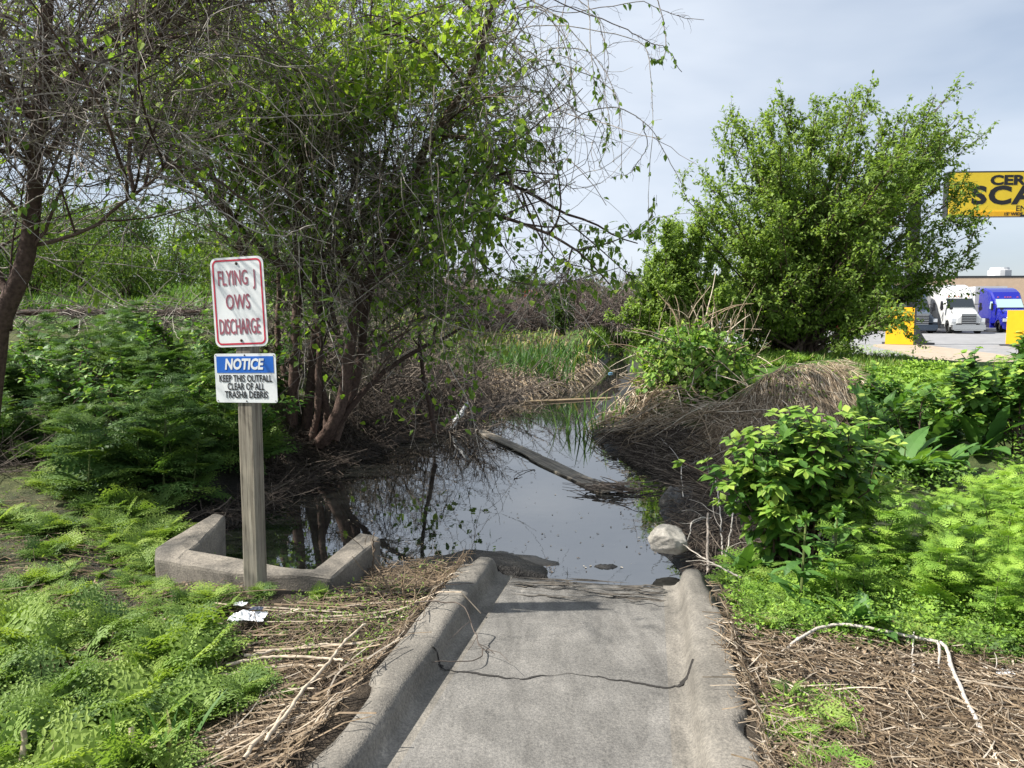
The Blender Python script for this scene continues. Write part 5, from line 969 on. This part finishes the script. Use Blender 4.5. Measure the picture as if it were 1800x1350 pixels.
def bottle(q):
    c = G(*q, WZ + .03); pr = [(0, 0), (.032, .002), (.034, .02), (.034, .13), (.026, .165), (.013, .185), (.013, .2), (0, .2)]; n = 12; a = np.arange(n) / n * 2 * math.pi; V = np.array([[[z, rr * math.cos(x), rr * math.sin(x)] for x in a] for rr, z in pr]); m = len(pr); i = np.arange(m - 1)[:, None] * n; j = np.arange(n)[None]; t = empty('drink_bottle', tuple(c), 'blue plastic bottle floating at the far end of the creek', 'bottle', rz=.3); b = MB(); b.add(V, quads=np.stack([i + j, i + (j + 1) % n, i + n + (j + 1) % n, i + n + j], -1)); b.build('body', plain('bottle_plastic', (.2, .45, .7), .2), t, True); t.scale = (.6, .6, .6); t.location.z -= .015; b = MB(); b.box((.205, 0, 0), (.02, .03, .03)); b.build('cap', M['paper'], t)
bottle((1070, 655))
# ------------------------------------------------------------------ old rail on the left bank
def rail():
    t = empty('pipe_rail', (-8.2, 13.2, H(-8.2, 13.2)), 'dark old horizontal rail overgrown with dead vines on the left bank', 'rail'); o = np.array(t.location); b = MB(); p = curve([P(-120, 552, 13.4), P(100, 549, 13.3), P(250, 550, 13.1), P(390, 549, 13)], 40); b.tubes((p - o)[None], np.full((1, 40), .055), 8, .1); b.build('beam', M['bark'], t, True)
    for q in (-60, 130, 330):
        e = P(q, 552, 13.25); b = MB(); b.tubes(np.array([[[e[0], e[1], H(e[0], e[1]) - .3], [e[0], e[1], e[2] + .04]]]) - o, np.full((1, 2), .05), 8, .1); b.build('post', M['bark'], t)
    r = R(5); n = 520; s, tg, i = spawn(p[None], n, .05, 1, r); w = walk(s + r.randn(n, 3) * .08, norm(tg * r.choice([-1, 1], n)[:, None] + r.randn(n, 3) * .55 + np.array([0, -.2, -.25])), r.uniform(.3, 1.3, n), 7, .14, np.array([0, 0, -.05]), r); b = MB(); base = w.mean((0, 1)); b.tubes(w - base, np.linspace(.007, .004, 7)[None] * r.uniform(.6, 1.2, n)[:, None], 3, r.uniform(.2, 1, n)); v = b.build('dead_vines', M['twig']); v.location = base; tag(v, 'mat of pale dead vine stems hanging over the old rail', 'dead vines')
rail()
# ------------------------------------------------------------------ background vegetation
def far_tree(name, label, loc, h, w, seed, nl, leaf, mat='far', cat='tree', group=None, vshift=0.0, trunk=True):
    r = R(seed); loc = np.array(loc, float); t = empty(name, tuple(loc), label, cat, group); n = 16; tips = norm(r.randn(n, 3)); tips[:, 2] = np.abs(tips[:, 2]); tips = tips * np.array([w, w, h * .55]) * r.uniform(.5, 1, n)[:, None] + np.array([0, 0, h * .42]); K = 8; u = np.linspace(0, 1, K)[None, :, None]; st0 = r.randn(n, 3) * np.array([.1, .1, 0]); mid = np.array([0, 0, h * .35]) + tips * .2; p = (1 - u) ** 2 * st0[:, None] + 2 * u * (1 - u) * mid[:, None] + u ** 2 * tips[:, None]
    b = MB(); b.tubes(p, np.linspace(1, .2, K)[None] * h * .012, 5, r.rand(n)); b.build('trunk', M['bark'], t)
    m = nl; d = norm(r.randn(m, 3)); c = (r.rand(m) ** .33)[:, None]; lobes = norm(r.randn(12, 3)); k = .78 + .34 * np.max(d @ lobes.T, 1) ** 4 - .15 * r.rand(m); q = d * c * k[:, None] * np.array([w, w, h * .52]) + np.array([0, 0, h * .5]); q = q[q[:, 2] > .02 * h]; m = len(q); cl = fbm(q[:, 0] * 3 / w, q[:, 2] * 3 / w + q[:, 1], seed) * .5
    b = MB(); b.inst(*DIAM, q, frames(norm(r.randn(m, 3)), norm(r.randn(m, 3) * .5 + np.array([-.3, -.1, 1]))), r.uniform(.6, 1.3, m) * leaf, np.clip(r.normal(.5 + vshift, .17, m) + cl, 0, 1)); b.build('foliage', M[mat], t)
r = R(110)
for k, (px, Y, h, w) in enumerate([(-60, 42, 6, 3.2), (40, 46, 5.5, 3.0), (130, 40, 5.4, 2.8), (215, 38, 5.0, 2.3), (300, 52, 6.5, 3.6), (370, 56, 6.8, 3.6), (440, 50, 5.2, 3.2), (520, 58, 6, 3.8), (600, 56, 5, 3.4), (90, 60, 8, 4.2)]):
    e = P(px, 500, Y); far_tree('field_tree', 'spring green tree beyond the grassy field on the far left', (e[0], Y, H(e[0], Y) - .3), h, w, 1100 + k, 5200, .2, group='trees beyond the far field', vshift=.06 if k % 3 else -.08)
for k, (px, Y, h, w) in enumerate([(-40, 23, 2.6, 1.6), (60, 26, 2.8, 1.8), (150, 28, 3.4, 1.9), (225, 24, 2.3, 1.5), (330, 36, 2.6, 2.2), (430, 25, 2.6, 1.8), (500, 22, 2.2, 1.6), (600, 26, 2.3, 1.8)]):
    e = P(px, 500, Y); far_tree('field_bush', 'leafy green bush at the near edge of the field on the left', (e[0], Y, H(e[0], Y) - .1), h, w, 1130 + k, 3800, .13, cat='bush', group='bushes at the near edge of the field', vshift=.02 if k % 2 else -.14)
for k, (px, Y, h, w, lab) in enumerate([(920, 72, 5.2, 2.3, 'distant rounded green tree seen through the vines over the creek'), (690, 66, 4.0, 3, 'distant green tree behind the leaning trunks')]):
    e = P(px, 520, Y); far_tree('distant_tree', lab, (e[0], Y, .6), h, w, 1150 + k, 4500, .22, vshift=-.12)
e = P(985, 560, 27); far_tree('evergreen_bush', 'small dark green conical bush in front of the dead brush by the creek', (e[0], 27, H(e[0], 27)), 1.7, .5, 1170, 1600, .12, vshift=-.3, cat='bush')
def dead_shrub(loc, h, w, seed, n=850, mat='brush', label='leafless grey-brown shrub in the thicket beyond the creek', group='leafless shrubs beyond the creek', fat=1.0):
    r = R(seed); t = empty('dead_shrub', tuple(loc), label, 'dead shrub', group); d = norm(r.randn(34, 3) * np.array([.8, .8, .3]) + np.array([0, 0, .7])); p = walk(r.randn(34, 3) * np.array([.2, .2, 0]), d, r.uniform(.7, 1.1, 34) * h, 8, .1, np.array([0, 0, -.03]), r); p[..., :2] *= w / h * 1.3; b = MB(); b.tubes(p, np.linspace(.02, .007, 8)[None] * fat, 4, r.rand(34) * .5 + .2); b.build('stems', M[mat], t)
    s, tg, i = spawn(p, n, .15, 1, r); q = walk(s, side_dirs(tg, r.uniform(.3, 1, n), r), r.uniform(.2, .5, n) * h, 6, .16, np.array([0, 0, -.04]), r); b = MB(); b.tubes(q, np.linspace(.009, .005, 6)[None] * fat, 3, r.uniform(.2, 1, n)); b.build('twigs', M[mat], t)
M['brush'] = stemmat('dead_brush', [(0, (.05, .038, .032)), (.5, (.15, .115, .1)), (1, (.3, .25, .22))], .85, 0, 10)
for k, (px, Y, h) in enumerate([(650, 24, 1.9), (700, 27, 2.0), (750, 25, 2.0), (800, 29, 2.1), (850, 30, 2.1), (895, 31, 2.2), (935, 30, 2.1), (975, 32, 2.4), (1010, 31, 2.5), (1045, 33, 2.7), (1080, 32, 2.6), (1115, 33, 2.6), (1030, 36, 2.7), (905, 36, 2.5), (620, 30, 2.2), (1150, 35, 2.6)]):
    e = P(px, 560, Y); dead_shrub((e[0], Y, H(e[0], Y) - .1), h, h * .75, 1200 + k)
for k, (px, Y, h) in enumerate([(500, 10.6, 1.7), (560, 11.5, 2.0), (620, 10.8, 1.8), (680, 11.6, 2.0), (740, 12.5, 2.0), (800, 13.2, 2.0), (860, 14.5, 2.0), (430, 11.5, 2.0), (650, 13.5, 2.4), (780, 10.6, 1.2)]):
    e = P(px, 560, Y); dead_shrub((e[0], Y, H(e[0], Y) - .1), h * .7, h * .7, 1300 + k, 420, 'debris', 'leafless dark twiggy bush behind the trunks of the left thicket', 'twiggy bushes behind the left trunks', .55)
# distant woods round the horizon
def woods():
    r = R(120); n = 52000; az = r.uniform(-1.25, 1.25, n); D = r.uniform(170, 330, n); x = D * np.sin(az); y = D * np.cos(az); hh = 5 + 6 * vnoise(az * 40, D * 0, 3) + 3 * vnoise(az * 130, D * 0, 4); ok = (az < .42); z = r.rand(n) ** .8 * hh; b = MB(); p = np.stack([x, y, z], -1)[ok]; m = len(p); b.inst(*DIAM, p, frames(norm(r.randn(m, 3)), norm(r.randn(m, 3) + np.array([0, 0, 1]))), r.uniform(.8, 2, m), np.clip(r.normal(.4, .2, m), 0, 1)); tag(b.build('distant_woods', M['far']), kind='stuff')
woods()
# orange road sign far beyond the creek
e = P(933, 516, 44); t = empty('road_sign', (e[0], 44, H(e[0], 44)), 'small orange road sign far beyond the dead brush', 'road sign'); hz = e[2] - H(e[0], 44)
b = MB(); b.box((0, 0, hz), (.75, .03, .42)); b.build('panel', plain('sign_orange', (.75, .1, .02), .5), t); b = MB(); b.tubes(np.array([[[0, .04, -.2], [0, .04, hz + .3]]]), np.full((1, 2), .04), 6, .5); b.build('post', M['twig'], t)
# ------------------------------------------------------------------ truck yard
LOT = -.19
M['yellow'] = plain('sign_yellow', (.85, .6, .03), .45, noise=.05, scale=2)
M['panel_yellow'] = plain('panel_yellow', (.85, .45, .01), .45, noise=.08, scale=3)
M['dark_steel'] = plain('dark_steel', (.035, .038, .042), .5, .2)
M['truck_white'] = plain('white_truck_paint', (.56, .57, .57), .25, coat=.4)
M['truck_blue'] = plain('blue_truck_paint', (.006, .010, .25), .22, coat=.6)
M['truck_dark'] = plain('dark_truck_paint', (.03, .045, .07), .25, coat=.5)
M['truck_red'] = plain('red_truck_paint', (.55, .015, .05), .3, coat=.4)
M['glass'] = plain('dark_glass', (.02, .025, .03), .05, spec=.8)
M['pale_glass'] = plain('shaded_glass', (.3, .42, .42), .1, spec=.7)
M['tyre'] = plain('tyre_rubber', (.015, .015, .015), .9)
M['chrome'] = plain('bright_metal', (.6, .61, .62), .25, .9)
M['lamp'] = plain('lamp_glass', (.55, .57, .6), .1, spec=.8)
M['trailer'] = plain('trailer_white', (.52, .53, .54), .4, noise=.06, scale=1)
M['amber'] = plain('amber_lamp', (.7, .12, .02), .3)
def loft(b, st):
    """stations: (y, zbot, ztop, half width at bottom, half width at top)"""
    V = []
    for y, z0, z1, w0, w1 in st:
        c = min(.12, (z1 - z0) * .2); V.append([[-w0, y, z0], [-w0, y, z0 + (z1 - z0) * .55], [-w1, y, z1 - c], [-w1 + c, y, z1], [w1 - c, y, z1], [w1, y, z1 - c], [w0, y, z0 + (z1 - z0) * .55], [w0, y, z0]])
    V = np.array(V); n = 8; i = np.arange(len(st) - 1)[:, None] * n; j = np.arange(n)[None]; b.add(V, quads=np.stack([i + j, i + n + j, i + n + (j + 1) % n, i + (j + 1) % n], -1))
    for k, s in ((0, 1), (len(st) - 1, -1)):
        e = V[k]; b.add(e, quads=[[0, 1, 6, 7][::s], [1, 2, 5, 6][::s], [2, 3, 4, 5][::s]])
def truck(px, Y, body, label, glass='glass', grille='black', hz=4.0, marks=None):
    x = P(px, 560, Y)[0]; t = empty('semi_truck', (x, Y, LOT), label, 'truck', 'trucks parked in the lot', rz=math.radians(-13)); mt = M[body]
    b = MB(); loft(b, [(1.95, .75, 2.15, 1.1, 1.02), (2.45, .75, 2.75, 1.16, 1.06), (2.75, .75, 3.0, 1.2, 1.1), (3.2, .75, 3.45, 1.22, 1.14), (3.9, .75, hz - .15, 1.23, 1.18), (4.7, .75, hz, 1.24, 1.2), (5.6, .75, hz, 1.24, 1.2)]); b.build('cab', mt, t)
    b = MB(); loft(b, [(.0, .85, 1.45, .82, .62), (.12, .8, 1.62, .92, .74), (.8, .8, 1.82, .98, .85), (1.95, .8, 2.02, 1.05, 1.0)]); b.build('hood', mt, t)
    for s in (-1, 1):
        b = MB(); a = np.linspace(math.pi * .02, math.pi * .98, 9); R1, R0 = .66, .56; V = []
        for xx in (s * .84, s * 1.22):
            V.append(np.stack([np.full(9, xx), 1.05 - R1 * np.cos(a), .5 + R1 * np.sin(a) * 1.08], -1))
        V = np.array(V); b.add(V.reshape(-1, 3), quads=[[k, k + 1, 9 + k + 1, 9 + k] for k in range(8)]); o = V[1]; inn = np.stack([np.full(9, s * 1.22), 1.05 - R0 * np.cos(a), .5 + R0 * np.sin(a) * 1.05], -1); b.add(np.vstack([o, inn]), quads=[[k, k + 1, 9 + k + 1, 9 + k] for k in range(8)])
        b.box((s * 1.03, .28, .95), (.36, .3, .55)); b.build('fender', mt, t)
        b = MB(); b.box((s * 1.02, .09, 1.05), (.32, .12, .26)); b.build('headlight', M['lamp'], t)
        b = MB(); b.box((s * 1.42, 1.9, 2.15), (.14, .12, .62)); b.tubes(np.array([[[s * 1.05, 2.1, 2.35], [s * 1.4, 1.95, 2.35]]]), np.full((1, 2), .03), 5); b.tubes(np.array([[[s * .95, .9, 1.6], [s * 1.05, .85, 1.9]]]), np.full((1, 2), .03), 5); b.box((s * 1.06, .82, 2.0), (.24, .1, .2)); b.build('mirror', M['black'], t)
        b = MB(); b.add(np.array([[s * 1.185, 2.35, 2.0], [s * 1.215, 3.0, 2.0], [s * 1.175, 3.0, 2.62], [s * 1.12, 2.65, 2.62]]) + np.array([s * .025, 0, 0]), quads=[[0, 1, 2, 3]]); b.build('side_window', M[glass], t)
        for y in (1.05, 5.2, 6.5):
            a = np.linspace(0, 2 * math.pi, 20, endpoint=False); V = []
            for xx, r_ in ((s * .85, .5), (s * 1.16, .5), (s * 1.16, .32), (s * 1.08, .28)): V.append(np.stack([np.full(20, xx), y + r_ * np.cos(a), .5 + r_ * np.sin(a)], -1))
            b = MB(); V = np.array(V); b.add(V[:3].reshape(-1, 3), quads=[[20 * q + k, 20 * q + (k + 1) % 20, 20 * q + 20 + (k + 1) % 20, 20 * q + 20 + k] for q in range(2) for k in range(20)]); w = b.build('wheel', M['tyre'], t); b = MB(); e = V[3]; b.add(np.vstack([e, e.mean(0)]), tris=[[k, (k + 1) % 20, 20] for k in range(20)]); b.build('rim', M['chrome'], w)
    b = MB(); b.add([[-1.0, 1.98, 2.08], [1.0, 1.98, 2.08], [.98, 2.56, 2.80], [-.98, 2.56, 2.80]] + np.array([0, -.07, .03]), quads=[[0, 1, 2, 3]]); b.build('windshield', M[glass], t)
    b = MB(); b.box((0, -.03, 1.1), (1.02, .08, .85)); g = b.build('grille', M['black'], t); b = MB()
    for k in range(6): b.box((0, -.08, .75 + k * .14), (1.0, .05, .045))
    b.box((0, -.07, 1.55), (1.1, .07, .07)); b.build('grille_bar', M['chrome'], g)
    b = MB(); b.box((0, .0, .52), (2.36, .34, .38)); b.box((0, -.02, .30), (2.1, .3, .10)); b.build('bumper', M['chrome'] if body == 'truck_white' else M[body], t)
    for k in (-.75, -.2, 0, .2, .75): b = MB(); b.box((k, 2.62, 3.0), (.10, .08, .06)); b.build('roof_light', M['amber'], t)
    b = MB(); b.box((0, 4.2, .55), (2.36, 3.0, .42)); b.build('side_skirt', mt, t)
    b = MB(); b.box((0, 12.2, 2.6), (2.6, 11.6, 2.9)); b.box((0, 12.2, 1.0), (1.4, 11, .3)); b.box((-.9, 16.8, .5), (.5, 2.2, .95)); b.box((.9, 16.8, .5), (.5, 2.2, .95)); b.build('trailer', M['trailer'], t)
    if marks:
        m = text_mesh('lettering', marks, .28, M['black'] if body == 'truck_white' else M['paper'], t, (-1.25, 2.75, 1.45)); m.rotation_euler = (0, 0, math.radians(-90))
    return t
truck(1703, 60, 'truck_white', 'white semi truck with a dark windshield parked facing the camera at right')
truck(1792, 63, 'truck_blue', 'bright blue semi truck parked right of the white truck', 'pale_glass', hz=3.85)
truck(1620, 61, 'truck_dark', 'dark blue-grey semi truck mostly hidden behind the bush, left of the white truck')
truck(1497, 66, 'truck_red', 'red semi truck seen in patches through the bush')
def building():
    e = P(1560, 490, 92); x0 = e[0] - 14; t = empty('warehouse', (x0, 92, LOT), 'long low tan brick building with a dark roof edge behind the trucks', 'building', rz=-.1); h = e[2] - LOT; b = MB(); b.box((45, 10, h / 2), (90, 20, h)); b.build('wall', plain('tan_brick', (.62, .46, .32), .9, noise=.12, scale=1.5), t); b = MB(); b.box((45, 10, h + .12), (90.04, 20.04, .24)); b.build('roof', M['dark_steel'], t)
    for k, (px, w, hh) in enumerate([(1729, 1.25, 1.1), (1785, .22, .8), (1715, .2, .7)]):
        xx = P(px, 490, 95)[0] - x0; b = MB(); a = np.linspace(0, 2 * math.pi, 16, endpoint=False); V = []
        for z, r_ in ((h + .24, w), (h + .24 + hh * .7, w), (h + .24 + hh * .75, w * .85), (h + .24 + hh, w * .8)): V.append(np.stack([xx + r_ * np.cos(a), 3 + r_ * np.sin(a), np.full(16, z)], -1))
        V = np.array(V); b.add(np.vstack([V.reshape(-1, 3), V[-1].mean(0)[None]]), quads=[[16 * q + k2, 16 * q + (k2 + 1) % 16, 16 * q + 16 + (k2 + 1) % 16, 16 * q + 16 + k2] for q in range(3) for k2 in range(16)], tris=[[48 + k2, 48 + (k2 + 1) % 16, 64] for k2 in range(16)]); b.build('roof_vent', M['trailer'], t)
    xx = P(1733, 490, 92)[0] - x0; b = MB(); b.box((xx, -.15, h - 1.2), (.7, .3, .4)); b.build('wall_light', M['dark_steel'], t)
building()
def scale_sign():
    Y = 40.0; a = P(1664, 303, Y); c = P(1800, 382, Y); x0 = a[0]; z1 = a[2]; z0 = c[2]; sc = (c[0] - a[0]) / 136; W = 430 * sc; zc = (z0 + z1) / 2; hh = z1 - z0
    t = empty('scale_sign', (x0, Y, LOT), 'large yellow overhead scale sign with bold black lettering, partly behind the bush', 'sign', rz=-.06); zc -= LOT
    b = MB(); b.box((W / 2, 0, zc), (W, .5, hh)); b.build('frame', M['dark_steel'], t); b = MB(); b.box((W / 2, -.26, zc), (W - .12, .04, hh - .16)); b.build('panel', M['yellow'], t)
    def tx(body, px, py, size, wd, bold, sp=1.0):
        q = P(px, py, Y); text_mesh('lettering', body, size, M['black'], t, (q[0] - x0, -.284, q[2] - LOT), width=wd * sc, bold=bold, space=sp, align='LEFT', depth=.002)
    tx('CERTIFIED', 1733, 320, .66, 142, .03); tx('SCALES', 1701, 347, 1.25, 190, .05, 1.1); tx('ENTER', 1776, 369, .40, 42, .004)
    q = P(1700, 378, Y); q2 = P(1782, 378, Y); b = MB(); b.box(((q[0] + q2[0]) / 2 - x0, -.31, q[2] - LOT), (q2[0] - q[0], .05, .24)); b.build('clearance_panel', M['panel_yellow'], t)
    q = P(1754, 378.5, Y); text_mesh('lettering', "15' WIDE", .2, M['black'], t, (q[0] - x0, -.34, q[2] - LOT), 1.2, bold=.008, align='LEFT', depth=.002)
    for px in (1604, 2080):
        xx = P(px, 560, Y)[0] - x0; b = MB(); b.box((xx, .3, z1 / 2 + .2), (.5, .4, z1 + .4)); b.add(np.array([[-.8, -.5, 0], [.8, -.5, 0], [.8, .5, 0], [-.8, .5, 0], [-.25, -.25, 1.0], [.25, -.25, 1.0], [.25, .25, 1.0], [-.25, .25, 1.0]]) + np.array([xx, .3, .08]), quads=[[0, 1, 5, 4], [1, 2, 6, 5], [2, 3, 7, 6], [3, 0, 4, 7]]); b.box((xx, .3, .06), (2.2, 1.2, .12)); b.build('column', M['dark_steel'], t)
scale_sign()
for px, y0, y1, w, lab in ((1580, 540, 607, 44, 'upright yellow panel board half hidden by the bush in front of the dark column'), (1812, 545, 600, 74, 'upright yellow panel board at the right edge in front of the blue truck')):
    Y = 38.5; e = P(px, y1, Y); f = P(px, y0, Y); t = empty('yellow_panel', (e[0], Y, LOT), lab, 'panel', rz=-.5); hh = f[2] - LOT; wm = w * 38.5 / F; b = MB(); b.box((0, 0, hh / 2 + .04), (wm, .16, hh - .1)); b.build('board', M['panel_yellow'], t); b = MB(); b.box((wm / 2 + .05, .05, hh / 2), (.09, .26, hh)); b.build('frame', M['dark_steel'], t); b = MB(); b.box((0, .1, .03), (wm + .5, .7, .06)); b.build('base_plate', M['dark_steel'], t)
# ------------------------------------------------------------------ sky, sun, camera
SUN_EL, SUN_DIR = math.radians(46), np.array([-1.0, -.08])
w = bpy.data.worlds.new('World'); scn.world = w; w.use_nodes = True; nt = w.node_tree; nt.nodes.clear(); o = nt.nodes.new('ShaderNodeOutputWorld'); bg = nt.nodes.new('ShaderNodeBackground'); sky = nt.nodes.new('ShaderNodeTexSky'); sky.sky_type = 'NISHITA'; sky.sun_disc = False; sky.sun_elevation = SUN_EL; sky.sun_rotation = math.atan2(SUN_DIR[0], SUN_DIR[1]); sky.air_density = 1.0; sky.dust_density = 1.2; sky.ozone_density = 1.5
tc = nt.nodes.new('ShaderNodeTexCoord'); mp = nt.nodes.new('ShaderNodeMapping'); mp.inputs['Scale'].default_value = (1, 1, 2.6); mp.inputs['Rotation'].default_value = (.25, .3, 0); nt.links.new(tc.outputs['Generated'], mp.inputs[0])
n = N(nt, 'ShaderNodeTexNoise', Scale=1.5, Detail=6.0, Roughness=.5, Distortion=.4); nt.links.new(mp.outputs[0], n.inputs['Vector'])
cl = ramp(nt, [(.28, (.25, .25, .25)), (.5, (.72, .72, .72)), (.68, (.97, .97, .97))], n.outputs[0])
n2 = N(nt, 'ShaderNodeTexNoise', Scale=2.6, Detail=4.0, Roughness=.5); nt.links.new(mp.outputs[0], n2.inputs['Vector']); cc = ramp(nt, [(.3, (4.9, 5.6, 6.7)), (.7, (7.4, 7.9, 8.6))], n2.outputs[0])
mx = N(nt, 'ShaderNodeMix', _data_type='RGBA'); nt.links.new(cl, mx.inputs[0]); nt.links.new(sky.outputs[0], mx.inputs[6]); nt.links.new(cc, mx.inputs[7]); nt.links.new(mx.outputs[2], bg.inputs[0]); bg.inputs[1].default_value = .055; nt.links.new(bg.outputs[0], o.inputs[0])
L = bpy.data.lights.new('Sun', 'SUN'); L.energy = 4.2; L.angle = math.radians(.6); L.color = (1, .95, .87); s = bpy.data.objects.new('Sun', L); COL.objects.link(s)
dv = norm(SUN_DIR) * math.cos(SUN_EL); s.rotation_euler = Vector((-dv[0], -dv[1], -math.sin(SUN_EL))).to_track_quat('-Z', 'Y').to_euler(); s.location = (-20, 3, 20)
cam = bpy.data.cameras.new('Camera'); co = bpy.data.objects.new('Camera', cam); COL.objects.link(co); cam.sensor_width = 36; cam.lens = F / 1800 * 36; cam.clip_end = 3000; cam.clip_start = .05; co.location = (0, 0, CAMZ); co.rotation_euler = (math.pi / 2 - TH, 0, 0); scn.camera = co
scn.view_settings.view_transform = 'Standard'; scn.view_settings.look = 'None'; scn.view_settings.exposure = 1.27; scn.view_settings.gamma = 1
scn.cycles.max_bounces = 12; scn.cycles.transparent_max_bounces = 8; scn.cycles.transmission_bounces = 4; scn.cycles.diffuse_bounces = 7
